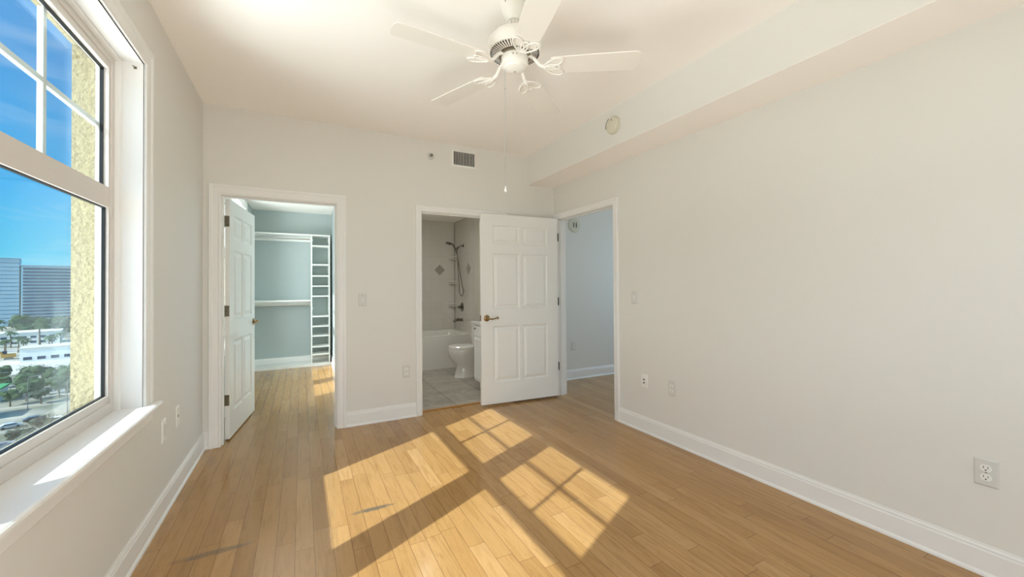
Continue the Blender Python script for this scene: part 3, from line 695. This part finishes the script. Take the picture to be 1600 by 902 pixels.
# curtain hook inside window head
hk = thing('blind_bracket', 'tiny metal blind bracket screwed into the window head corner', 'bracket', (XL-.030, 2.579, 2.350), PI)
MB().box(-.006, .006, -.0, .003, -.006, .006).build('bracket_plate', M['bronze'], hk, bevel=.0008)
MB().tube([(0, .002, 0), (0, .014, 0), (.006, .018, .002)], .0022, 6).build('pin', M['bronze'], hk)

# ------------------------------------------------------------------ closet fittings
TX0, TX1, TY0, TY1 = .140, .420, 7.20, CY1-.002
tw = thing('shelf_tower', 'narrow white shelf tower with many open shelves at the closet right', 'shelf unit', (TX0, TY0, 0))
TW_, TD = TX1-TX0, TY1-TY0-.02
for x in (0, TW_-.018): MB().box(x, x+.018, 0, TD, .045, 2.10).build('side_panel', M['melamine'], tw, bevel=.001)
for z in (1.940, 1.635, 1.453, 1.288, 1.125, .797, .637, .482, .309, .184):
    MB().box(.018, TW_-.018, .004, TD, z-.011, z+.011).build('shelf', M['melamine'], tw, bevel=.001)
for z, x in ((.93, .03), (.93, TW_-.03), (2.03, .03), (2.03, TW_-.03)):
    MB().tube([(x-.012 if x < .1 else x+.012, .010, z-.02), (x, -.004, z), (x, -.004, z+.02)], .004, 6).build('hook', M['melamine'], tw)
pf = struct(MB().box(XL+.001, CXR-.001, TY0-.004, TY1-.018, 0.0, .043).build('trim_closet_plinth', M['melamine'], bevel=.001))
tag(MB().box(XL+.002, TX1, TY0-.006, TY1, 2.102, 2.122).build('wardrobe_shelf', M['melamine'], bevel=.002), 'long white top shelf running across the closet above the upper rod', 'shelf')
tag(MB().box(XL+.002, TX0-.002, TY0-.002, TY1, 1.048, 1.068).build('wardrobe_shelf', M['melamine'], bevel=.002), 'white mid-height closet shelf above the lower rod, left of the tower', 'shelf')
for zt, lab in ((2.10, 'upper chrome hanging rod under the top closet shelf'), (1.046, 'lower chrome hanging rod under the mid-height closet shelf')):
    rd = thing('closet_rod', lab, 'hanging rod', (XL+.002, TY0+.03, zt-.055))
    ln = TX0-.002-XL-.002
    MB().tube([(.008, 0, 0), (ln-.008, 0, 0)], .013, 12).build('rod', M['steel'], rd, smooth=True)
    for x in (0, ln): 
        s = 1 if x == 0 else -1
        MB().lathe([(0, 0), (.022, 0), (.022, .006), (.016, .010), (0, .010)], 16, Matrix.Translation((x, 0, 0)) @ Matrix.Rotation(s*PI/2, 4, 'Y')).build('rod_socket', M['melamine'], rd)
    struct(MB().box(XL+.001, TX0-.003, TY1-.016, TY1, zt-.075, zt-.001).build('trim_closet_cleat', M['melamine']))

# ------------------------------------------------------------------ bathroom
TBY = 5.98
bt = thing('bathtub', 'white alcove bathtub with flat apron behind the toilet', 'bathtub', (BX0, TBY, 0))
mb = MB(); bm = mb.bm; Lx, Ly, Hz = BX1-BX0-.004, BY1-TBY-.004, .51
def rr(x0, x1, y0, y1, z, rad, n=6):
    out = []
    for (cx, cy, a0) in ((x1-rad, y1-rad, 0), (x0+rad, y1-rad, 90), (x0+rad, y0+rad, 180), (x1-rad, y0+rad, 270)):
        for k in range(n+1):
            a = math.radians(a0+90*k/n); out.append((cx+rad*math.cos(a), cy+rad*math.sin(a), z))
    return out
def loft(mb, rings, cap0=True, cap1=True):
    R0 = [[mb.bm.verts.new(p) for p in r] for r in rings]; n = len(R0[0])
    for a, b in zip(R0, R0[1:]):
        for j in range(n): mb.bm.faces.new((a[j], a[(j+1) % n], b[(j+1) % n], b[j]))
    if cap0: mb.bm.faces.new(R0[0][::-1])
    if cap1: mb.bm.faces.new(R0[-1])
    return mb
loft(mb, [rr(.002, Lx, .012, Ly, 0, .01), rr(.002, Lx, .012, Ly, .12, .01), rr(.002, Lx, .004, Ly, .16, .01), rr(.002, Lx, .002, Ly, Hz-.03, .012), rr(.002, Lx, .0, Ly, Hz, .02), rr(.06, Lx-.06, .075, Ly-.06, Hz, .10), rr(.08, Lx-.08, .095, Ly-.08, Hz-.03, .10), rr(.16, Lx-.14, .15, Ly-.13, .16, .12), rr(.25, Lx-.25, .22, Ly-.2, .14, .1)])
mb.build('tub_shell', M['tub'], bt, smooth=True, angle=40)
MB().lathe([(0, .004), (.035, .004), (.038, 0)], 20, Matrix.Translation((Lx-.12, Ly/2, .40)) @ Matrix.Rotation(-PI/2, 4, 'Y')).build('overflow_plate', M['chrome'], bt)

# toilet: local x from wall to bowl front is -X
ty = 5.33
to = thing('toilet', 'white two-piece toilet with closed lid beside the bathtub', 'toilet', (BX1-.012, ty, 0))
def egg(cx, a_front, a_back, b, z, n=28):
    o = []
    for k in range(n):
        t = 2*PI*k/n; x = math.cos(t); o.append((cx-(a_front if x > 0 else a_back)*x, b*math.sin(t), z))
    return o
mb = MB()
loft(mb, [egg(-.36, .180, .22, .115, 0), egg(-.36, .172, .22, .108, .04), egg(-.36, .148, .20, .095, .12), egg(-.365, .138, .17, .095, .17), egg(-.38, .175, .17, .130, .215), egg(-.39, .215, .18, .162, .28), egg(-.39, .230, .18, .176, .34), egg(-.39, .235, .18, .180, .385), egg(-.39, .232, .18, .178, .400)])
loft(mb, [rr(-.24, -.03, -.10, .10, 0, .03), rr(-.24, -.03, -.10, .10, .20, .03), rr(-.28, -.02, -.17, .17, .36, .04), rr(-.28, -.02, -.17, .17, .395, .04)])
mb.build('bowl', M['porcelain'], to, smooth=True, angle=50)
mb = MB(); loft(mb, [egg(-.385, .238, .155, .182, .402), egg(-.385, .241, .157, .185, .408), egg(-.385, .238, .155, .182, .418)]); mb.build('seat', M['porcelain'], to, smooth=True)
mb = MB(); loft(mb, [egg(-.385, .232, .155, .178, .421), egg(-.385, .236, .157, .182, .428), egg(-.385, .225, .150, .172, .440), egg(-.385, .12, .10, .10, .446)]); mb.build('lid', M['porcelain'], to, smooth=True)
mb = MB(); loft(mb, [rr(-.20, -.004, -.20, .20, .398, .03), rr(-.205, -.004, -.215, .215, .72, .03)]); mb.build('tank', M['porcelain'], to, smooth=True, angle=50)
mb = MB(); loft(mb, [rr(-.212, -.002, -.222, .222, .722, .03), rr(-.212, -.002, -.222, .222, .745, .03), rr(-.20, -.008, -.21, .21, .755, .03)]); mb.build('tank_lid', M['porcelain'], to, smooth=True, angle=50)
MB().tube([(-.207, -.15, .66), (-.225, -.15, .66), (-.228, -.09, .655)], .007, 8).build('flush_lever', M['chrome'], to, smooth=True)

# vanity
vn = thing('vanity_cabinet', 'white bathroom vanity cabinet partly hidden behind the open door', 'vanity', (BX1-.003, 4.645, 0))
VX, VL = -.517, -.56
MB().box(VX, 0, VL, 0, .10, .80).box(VX+.06, 0, VL+.01, -.01, 0, .10).build('cabinet_body', M['door'], vn, bevel=.002)
dr = MB().box(VX-.018, VX-.001, -.27, -.012, .66, .785).build('drawer', M['door'], vn, bevel=.004)
MB().lathe([(0, .022), (.010, .020), (.014, .014), (.008, .006), (.006, 0)], 16, Matrix.Translation((VX-.018, -.060, .752)) @ Matrix.Rotation(-PI/2, 4, 'Y')).build('knob', M['bronze'], dr, smooth=True)
dd = MB().box(VX-.018, VX-.001, -.27, -.012, .12, .645).build('cabinet_door', M['door'], vn, bevel=.004)
MB().sweep([(-.235, .16), (-.235, .605), (-.047, .605), (-.047, .16)], [(0, 0), (0, .004), (.008, .006), (.012, 0)], lambda s, t, h: (VX-.018-h, s, t), closed=True).build('door_moulding', M['door'], dd)
d3 = MB().box(VX-.018, VX-.001, -.548, -.29, .12, .785).build('cabinet_door', M['door'], vn, bevel=.004)
MB().box(-.545, 0, -.575, .012, .8005, .835).build('countertop', M['porcelain'], vn, bevel=.004)
fa = thing('basin_faucet', 'small chrome basin faucet standing on the vanity countertop', 'faucet', (BX1-.12, 4.36, .8355))
MB().lathe([(0, 0), (.026, 0), (.024, .01), (.016, .02), (.014, .10), (.010, .11), (0, .112)], 20).build('faucet_body', M['chrome'], fa, smooth=True)
MB().tube([(0, 0, .085), (-.06, 0, .10), (-.11, 0, .085), (-.115, 0, .07)], .010, 10).build('spout', M['chrome'], fa, smooth=True)

# shower fittings on the end wall (X = BX1), facing -X
EX = BX1-.0006
RYN = Matrix.Rotation(-PI/2, 4, 'Y')
sh = thing('hand_shower', 'chrome hand shower with hanging hose on the tiled shower wall', 'shower', (EX, 6.40, 1.96))
MB().lathe([(0, .012), (.012, .012), (.026, .006), (.028, 0)], 20, RYN).build('wall_flange', M['chrome'], sh, smooth=True)
MB().tube([(-.008, 0, 0), (-.05, .01, -.005), (-.10, .03, -.045)], .010, 10).build('shower_arm', M['chrome'], sh, smooth=True)
MB().tube([(-.085, .02, -.030), (-.115, .045, -.075)], [.018, .016], 12).build('holder', M['chrome'], sh, smooth=True)
MB().tube([(-.105, .05, -.13), (-.115, .08, -.05), (-.14, .12, .02), (-.185, .16, .055)], [.010, .011, .012, .014], 12).build('handle', M['chrome'], sh, smooth=True)
mt = Matrix.Translation((-.205, .175, .05)) @ Matrix.Rotation(math.radians(200), 4, 'Y')
MB().lathe([(0, -.02), (.025, -.018), (.046, .0), (.050, .012), (.046, .018), (0, .020)], 28, mt).build('spray_head', M['chrome'], sh, smooth=True)
hp = []
for k in range(31):
    t = k/30; a = PI*t
    y = .05+(.08)*math.sin(t*PI)*(.0) ; 
    # down from handle, round the bottom, and up to the arm
    if t < .5: q = t/.5; z = -.13-.78*math.sin(q*PI/2); y = .05-.10*math.sin(q*PI)*.5-.11*q*q
    else: q = (t-.5)/.5; z = -.91+.84*(1-math.cos(q*PI/2)); y = -.06 + .23*math.sin(q*PI*.55)*math.sin(q*PI*.5+.35) - .0*q
    hp.append((-.06-.02*math.sin(t*PI), y, z))
hose = []
# loop drawn as an elongated drop in the Y-Z plane: right limb nearer the door, left limb behind it
for k in range(25):
    t = k/24; ang_ = -PI/2+0
    if k <= 12:
        q = k/12; hose.append((-.09, .05-.26*q**1.2, -.13-.60*q))
    else: break
bot = [( -.08, -.21, -.73)]
for k in range(1, 13):
    a = PI*k/12; bot.append((-.075, -.10-.11*math.cos(a)+.0, -.73-.12*math.sin(a)))
up = [(-.07, .01+.0*q, -.73+.0) for q in ()]
for k in range(1, 12):
    q = k/11; up.append((-.07-.02*q, .01+.04*math.sin(q*PI*.5), -.73+.66*q))
MB().tube(hose+bot[1:]+up, .0075, 8).build('hose', M['chrome'], sh, smooth=True)
sv = thing('shower_valve', 'round chrome shower mixer valve above the tub spout', 'tub valve', (EX, 6.47, .915))
MB().lathe([(0, .010), (.070, .008), (.078, 0)], 32, RYN).build('escutcheon', M['chrome'], sv, smooth=True)
MB().lathe([(0, .075), (.020, .072), (.026, .060), (.024, .010)], 20, RYN).build('valve_knob', M['chrome'], sv, smooth=True)
MB().tube([(-.055, 0, 0), (-.06, -.05, .01), (-.062, -.085, .012)], .008, 8).build('valve_lever', M['chrome'], sv, smooth=True)
ts = thing('tub_spout', 'chrome tub spout low on the shower end wall', 'tub spout', (EX, 6.45, .70))
MB().lathe([(0, .004), (.030, .004), (.032, 0)], 20, RYN).build('flange', M['chrome'], ts, smooth=True)
MB().tube([(0, 0, 0), (-.06, 0, 0), (-.12, 0, -.004), (-.150, 0, -.016), (-.155, 0, -.035)], [.026, .026, .024, .020, .016], 14).build('spout_body', M['chrome'], ts, smooth=True)
MB().tube([(-.09, 0, .02), (-.09, 0, .05)], .007, 8).build('diverter', M['chrome'], ts, smooth=True)
for z, lab in ((1.757, 'upper ceramic corner shelf in the tiled shower'), (1.324, 'middle ceramic corner shelf in the tiled shower'), (.926, 'lower ceramic corner shelf in the tiled shower')):
    s = MB(); pts = [(0, 0)] + [(-.115*math.cos(PI/2*k/8), -.115*math.sin(PI/2*k/8)) for k in range(9)]
    tr = thing('shower_shelf', lab, 'shower shelf', (BX1-.0006, BY1-.0006, z))
    s.prism(pts, lambda x, y: (x, y, -.012), lambda x, y: (x, y, .004)).build('shelf', M['bathwall'], tr, bevel=.003)
    MB().tube([(-.110, -.004, .035), (-.075, -.075, .035), (-.004, -.110, .035)], .006, 8).build('rail', M['porcelain'], tr, smooth=True)
mb = MB(); a = .095
mb.prism([(2.159-a, 1.56), (2.159, 1.56-a), (2.159+a, 1.56), (2.159, 1.56+a)], lambda x, z: (x, BY1-.004, z), lambda x, z: (x, BY1+.001, z))
struct(mb.build('wall_tile_accent', M['accent']))
mb = MB(); mb.prism([(6.17-a, 1.56), (6.17, 1.56-a), (6.17+a, 1.56), (6.17, 1.56+a)], lambda y, z: (BX1-.004, y, z), lambda y, z: (BX1+.001, y, z))
struct(mb.build('wall_tile_accent_end', M['accent']))
mb = MB().box(BX1-.012, BX1-.0005, BY1-.012, BY1-.0005, .52, 2.38); struct(mb.build('trim_shower_corner', M['accent']))
struct(MB().box(BO[0], BO[1], YB+WT-.03, YB+WT+.005, .0005, .010).build('trim_threshold', mat('oak_threshold', (178, 128, 70), .35, bump=.01), bevel=.003))

# ------------------------------------------------------------------ outside, 38 m below
GZ_ = -38.0
def ground_mat():
    G = bpy.data.materials.new('ground_earth'); G.use_nodes = True; nb = NB(G); b = G.node_tree.nodes['Principled BSDF']
    t = G.node_tree.nodes.new('ShaderNodeTexCoord'); nz = G.node_tree.nodes.new('ShaderNodeTexNoise'); nz.inputs['Scale'].default_value = .035; nz.inputs['Detail'].default_value = 9; nz.inputs['Distortion'].default_value = .6
    nb.l.new(t.outputs['Object'], nz.inputs[0])
    col = nb.ramp(nz.outputs[0], [(.36, s2l((96, 100, 72))), (.46, s2l((150, 146, 130))), (.54, s2l((196, 186, 164))), (.62, s2l((150, 152, 148))), (.7, s2l((110, 112, 84)))])
    nb.l.new(col, b.inputs['Base Color']); b.inputs['Roughness'].default_value = .95
    return G
M['ground'] = ground_mat()
M['road'] = mat('asphalt', (126, 130, 134), .9, bump=.02, var=.15, bscale=.6)
M['concrete'] = mat('pale_concrete', (206, 200, 186), .9, bump=.02, var=.15, bscale=.8)
M['facade'] = mat('tower_facade_blue_grey', (132, 164, 184), .6, bump=.01, var=.05, bscale=.2)
M['facade2'] = mat('tower_facade_light', (160, 190, 204), .6, bump=.01)
M['bandglass'] = mat('tower_band_glass', (6, 38, 80), .35, bump=.01, var=.3, bscale=.25)
M['whitewall'] = mat('white_building', (236, 236, 230), .7, bump=.01)
M['leaf'] = mat('tree_leaves', (62, 88, 44), .8, bump=.3, bscale=3, var=.6)
M['leafd'] = mat('dark_leaves', (40, 60, 38), .8, bump=.3, bscale=3, var=.6)
M['bark'] = mat('bark', (110, 92, 74), .9, bump=.3)
M['yellow'] = mat('machine_yellow', (206, 150, 44), .5, bump=.01)
M['blue'] = mat('blue_roof', (66, 118, 190), .6, bump=.02)
M['green'] = mat('green_roof', (60, 150, 84), .6, bump=.02)
M['greymetal'] = mat('grey_metal', (120, 122, 124), .5, .5, bump=.01)
struct(MB().box(-2600, 1200, -700, 3200, GZ_-1, GZ_).build('floor_ground', M['ground']))
def azp(az, dist):  # point on the ground at azimuth (degrees right of +Y) and distance
    a = math.radians(az); return (math.sin(a)*dist, math.cos(a)*dist)
# streets
def strip(nm, x0, y0, x1, y1, wd, mt, z=.05):
    d = Vector((x1-x0, y1-y0)).normalized(); n_ = Vector((-d.y, d.x))*wd/2
    mb = MB(); mb.prism([(x0+n_.x, y0+n_.y), (x1+n_.x, y1+n_.y), (x1-n_.x, y1-n_.y), (x0-n_.x, y0-n_.y)], lambda x, y: (x, y, GZ_), lambda x, y: (x, y, GZ_+z)); return struct(mb.build(nm, mt))
strip('floor_street', -160, 180, -20, 262, 13, M['road'])
strip('floor_street_far', -330, 420, 60, 600, 16, M['road'], .06)
strip('floor_yard', -190, 268, -60, 330, 60, M['concrete'], .03)
strip('floor_lot', -140, 120, -30, 150, 26, M['road'], .04)
# office tower: left wing plain with joints, right wing banded windows
def office(root, L0, L1, depth, htop, floors, banded, fm):
    MB().box(L0, L1, 0, depth, 0, htop).build('wall', fm, root)
    fh = htop/floors
    for k in range(1, floors):
        z = k*fh
        if banded: MB().box(L0+1, L1-1, -.35, .05, z-.2, z+fh*.50).build('window_band', M['bandglass'], root)
        else: MB().box(L0+.3, L1+.05, -.12, .05, z-.25, z+.15).build('floor_joint', M['bandglass'], root)
AZF = 23.0; px_, py_ = azp(-23.0, 690)
ob = thing('office_building', 'wide office tower with rows of dark blue band windows in the distance', 'building', (px_, py_, GZ_), math.radians(20))
office(ob, 0, 78, 22, 64.5, 18, True, M['facade2'])
MB().box(36.5, 40.5, -1.5, 0, 0, 65.5).build('stair_shaft', M['facade2'], ob)
MB().box(-1, 79, -1.2, 23, 64.5, 66).build('roof_parapet', M['facade'], ob)
MB().box(0, 36, -.8, 0, 5, 7).build('entrance_canopy', M['whitewall'], ob)
ob = thing('office_building', 'plain pale blue-grey office tower at the far left of the window view', 'building', (px_, py_, GZ_), math.radians(20))
office(ob, -70, -1.5, 24, 72, 17, False, M['facade2'])
MB().box(-71, -1.3, -.5, 24.5, 72, 73).build('roof_parapet', M['facade'], ob)
# low white buildings
def low_building(x, y, L_, D_, H_, rz, lab, roofm):
    b = thing('low_building', lab, 'building', (x, y, GZ_), rz)
    MB().box(0, L_, 0, D_, 0, H_).build('wall', M['whitewall'], b)
    MB().box(-.4, L_+.4, -.4, D_+.4, H_, H_+.6).build('roof', roofm, b)
    nwin = max(3, int(L_/4.5))
    for fl in range(max(1, int(H_/3.6))):
        for k in range(nwin):
            xx = 1.2+(L_-2.4)*k/nwin; MB().box(xx, xx+(L_-2.4)/nwin*.62, -.08, .02, 1.1+fl*3.5, 2.7+fl*3.5).build('window', M['bandglass'], b)
    return b
low_building(-196, 402, 42, 18, 8.5, math.radians(18), 'low white two-storey building with dark windows below the palm trees', M['whitewall'])
low_building(-133, 312, 22, 14, 7.0, math.radians(18), 'white flat-roofed box building in the middle of the building site', M['concrete'])
low_building(-96, 176, 13, 9, 5.0, math.radians(12), 'small building with a blue roof at the bottom left of the window view', M['blue'])
low_building(-104, 203, 12, 9, 4.6, math.radians(12), 'small building with a green roof behind the blue-roofed one', M['green'])
low_building(-232, 560, 60, 22, 7.0, math.radians(20), 'long white podium building in front of the office tower', M['whitewall'])
# palm and broadleaf trees
random.seed(4)
def blob(mb, c, r, seed, n=1):
    rnd = random.Random(seed); b2 = bmesh.new(); bmesh.ops.create_icosphere(b2, subdivisions=2, radius=1)
    vm = {}
    for v in b2.verts:
        k = 1+rnd.uniform(-.22, .22); vm[v] = mb.bm.verts.new((c[0]+v.co.x*r*k, c[1]+v.co.y*r*k, c[2]+v.co.z*r*.8*k))
    for f in b2.faces: mb.bm.faces.new([vm[v] for v in f.verts])
    b2.free()
def make_tree(seed, mt):
    rnd = random.Random(seed); t = thing('broadleaf_tree', '-', 'tree')
    MB().tube([(0, 0, 0), (.2, 0, 2.2), (.1, .2, 4)], [.35, .25, .18], 8).build('trunk', M['bark'], t)
    cr_ = MB()
    for k in range(11):
        a = rnd.uniform(0, 2*PI); d = rnd.uniform(.3, 2.4); blob(cr_, (d*math.cos(a), d*math.sin(a), rnd.uniform(3.4, 6.2)), rnd.uniform(1.0, 1.7), rnd.random())
    # loose leaves
    for k in range(500):
        a = rnd.uniform(0, 2*PI); d = rnd.uniform(0, 3.6); z = rnd.uniform(2.6, 7.4); q = Vector((d*math.cos(a), d*math.sin(a), z)); s_ = rnd.uniform(.15, .35)
        vs = [cr_.bm.verts.new(q+Vector((rnd.uniform(-s_, s_), rnd.uniform(-s_, s_), rnd.uniform(-s_, s_)))) for _ in range(3)]; cr_.bm.faces.new(vs)
    cr_.build('foliage', mt, t); return t
def make_palm(seed):
    rnd = random.Random(seed); t = thing('palm_tree', '-', 'tree')
    MB().tube([(0, 0, 0), (.2, 0, 4), (.1, .1, 8)], [.3, .22, .2], 8).build('trunk', M['bark'], t)
    fr = MB()
    for k in range(16):
        a = 2*PI*k/16+rnd.uniform(-.15, .15); up = rnd.uniform(-.2, .9); pts = []
        for j in range(6):
            u = j/5; pts.append(Vector((math.cos(a)*u*2.9, math.sin(a)*u*2.9, 8+up*u*1.8-2.0*u*u)))
        nn = Vector((-math.sin(a), math.cos(a), 0)); wds = [.08, .4, .55, .5, .35, .03]
        A = [fr.bm.verts.new(p+nn*w_-Vector((0, 0, .25*w_))) for p, w_ in zip(pts, wds)]; B = [fr.bm.verts.new(p) for p in pts]; D = [fr.bm.verts.new(p-nn*w_-Vector((0, 0, .25*w_))) for p, w_ in zip(pts, wds)]
        for j in range(5): fr.bm.faces.new((A[j], A[j+1], B[j+1], B[j])); fr.bm.faces.new((B[j], B[j+1], D[j+1], D[j]))
    fr.build('fronds', M['leaf'], t); return t
protos = [make_tree(1, M['leaf']), make_tree(2, M['leafd']), make_tree(3, M['leaf'])]
palm = make_palm(5)
used = set()
def place(proto, x, y, s, lab, grp):
    o = proto if proto.name not in used else copy_tree(proto)
    used.add(proto.name) if o is proto else None
    o.location = (x, y, GZ_); o.scale = (s, s, s); o.rotation_euler = (0, 0, random.uniform(0, 6)); o['label'] = lab; o['group'] = grp
PLACED = []
def az_scatter(n, az0, az1, d0, d1, k=1.0):
    out_ = []
    for _ in range(n*60):
        x, y = azp(random.uniform(az0, az1), random.uniform(d0, d1)); s_ = random.uniform(.8, 1.3); r_ = 3.7*s_*k
        if all((x-a)**2+(y-b)**2 > (r_+c)**2*1.0 for a, b, c in PLACED):
            PLACED.append((x, y, r_)); out_.append((x, y, s_))
            if len(out_) == n: break
    return out_
for k_ in range(10): PLACED.append((-196+42*math.cos(math.radians(18))*k_/9-3, 402+42*math.sin(math.radians(18))*k_/9+8, 11))
for k_ in range(6): PLACED.append((-133+22*k_/5*.95, 312+22*k_/5*.31+7, 8))
PLACED += [(-91, 181, 9), (-99, 208, 9)]
for k_ in range(14): PLACED.append((-232+60*.94*k_/13-4, 560+60*.34*k_/13+10, 13))
for (x, y, s) in az_scatter(20, -25.5, -21.4, 430, 530, 1.5): place(palm, x, y, s*1.5, 'palm tree in the row in front of the tall office towers', 'palms in front of the towers')
for (x, y, s) in az_scatter(24, -23.2, -18.5, 470, 640, 1.7): place(random.choice(protos[:2]), x, y, s*1.7, 'broadleaf tree in the belt at the foot of the banded office tower', 'trees at the foot of the office tower')
for (x, y, s) in az_scatter(10, -25, -20.5, 335, 400, 1.1): place(palm, x, y, s*1.1, 'small palm tree beside the building site', 'palms beside the building site')
for (x, y, s) in az_scatter(26, -24.6, -18.5, 212, 268): place(random.choice(protos), x, y, s*.95, 'bushy street tree in the middle distance beyond the street', 'street trees beyond the street')
for (x, y, s) in az_scatter(9, -26, -19, 128, 168): place(protos[1], x, y, s*.75, 'dark bushy tree at the foot of our building', 'trees at the foot of the building')
# excavator
ex = thing('excavator', 'yellow excavator working on the building site', 'excavator', (*azp(-23.7, 362), GZ_), math.radians(200))
MB().box(-1.6, 1.6, -2.6, -1.5, 0, 1.0).build('track', M['greymetal'], ex, bevel=.2); MB().box(-1.6, 1.6, 1.5, 2.6, 0, 1.0).build('track', M['greymetal'], ex, bevel=.2)
MB().box(-2.6, 2.6, -1.8, 1.8, 1.1, 3.0).build('body', M['yellow'], ex, bevel=.15); MB().box(.6, 2.4, -1.7, -.2, 3.0, 4.6).build('cab', M['bandglass'], ex, bevel=.1)
MB().tube([(2, .6, 2.6), (5, .6, 7.5), (8.5, .6, 6.6)], [.5, .55, .4], 6).build('boom', M['yellow'], ex); MB().tube([(8.5, .6, 6.8), (10, .6, 2.6)], [.4, .3], 6).build('dipper', M['yellow'], ex)
MB().prism([(9.2, 2.6), (10.8, 2.8), (10.6, 1.2), (9.4, .9)], lambda x, z: (x, 0, z), lambda x, z: (x, 1.3, z)).build('bucket', M['greymetal'], ex)
# street lamps
lmp = thing('street_lamp', '-', 'street lamp', (*azp(-22.6, 205), GZ_))
MB().tube([(0, 0, 0), (0, 0, 10), (.6, 0, 10.7), (2.2, 0, 10.9)], [.14, .09, .07, .06], 8).build('pole', M['greymetal'], lmp); MB().box(1.9, 3.0, -.2, .2, 10.75, 10.95).build('lamp_head', M['greymetal'], lmp)
for i, (az, d) in enumerate(((-22.6, 205), (-20.2, 190), (-24.4, 222))):
    o = lmp if i == 0 else copy_tree(lmp); x, y = azp(az, d); o.location = (x, y, GZ_); o['label'] = ('grey street lamp standing among the street trees, middle one', 'grey street lamp nearest the stucco window reveal', 'grey street lamp farthest left beside the street')[i]
# parked cars along the street
def make_car(col):
    cm = mat('car_paint', col, .3, coat=.5); c = thing('parked_car', '-', 'car')
    prof = [(-2.2, .35), (2.2, .35), (2.25, .8), (1.5, .95), (.8, 1.42), (-1.1, 1.42), (-1.9, .98), (-2.25, .85)]
    MB().prism(prof, lambda x, z: (x, -.85, z), lambda x, z: (x, .85, z)).build('body', cm, c, bevel=.06)
    MB().prism([(.72, 1.36), (1.32, .98), (-1.7, 1.0), (-1.02, 1.36)], lambda x, z: (x, -.87, z), lambda x, z: (x, .87, z)).build('window', M['bandglass'], c)
    for x in (-1.35, 1.35):
        for y in (-.86, .62): MB().lathe([(0, 0), (.33, 0), (.33, .22), (0, .22)], 16, Matrix.Translation((x, y+.0, .33)) @ Matrix.Rotation(-PI/2, 4, 'X')).build('wheel', M['gasket'], c)
    return c
for i, (col, az, d, lab) in enumerate((((200, 204, 206), -23.6, 182, 'silver car parked at the near side of the street'), ((60, 66, 74), -22.2, 186, 'dark grey car parked beside the silver one'), ((232, 234, 232), -20.8, 180, 'white car parked nearest the stucco window reveal'), ((58, 92, 148), -24.9, 322, 'small blue car on the building site by the excavator'))):
    c = make_car(col); x, y = azp(az, d); c.location = (x, y, GZ_+.06); c.rotation_euler = (0, 0, math.radians(30)); c['label'] = lab
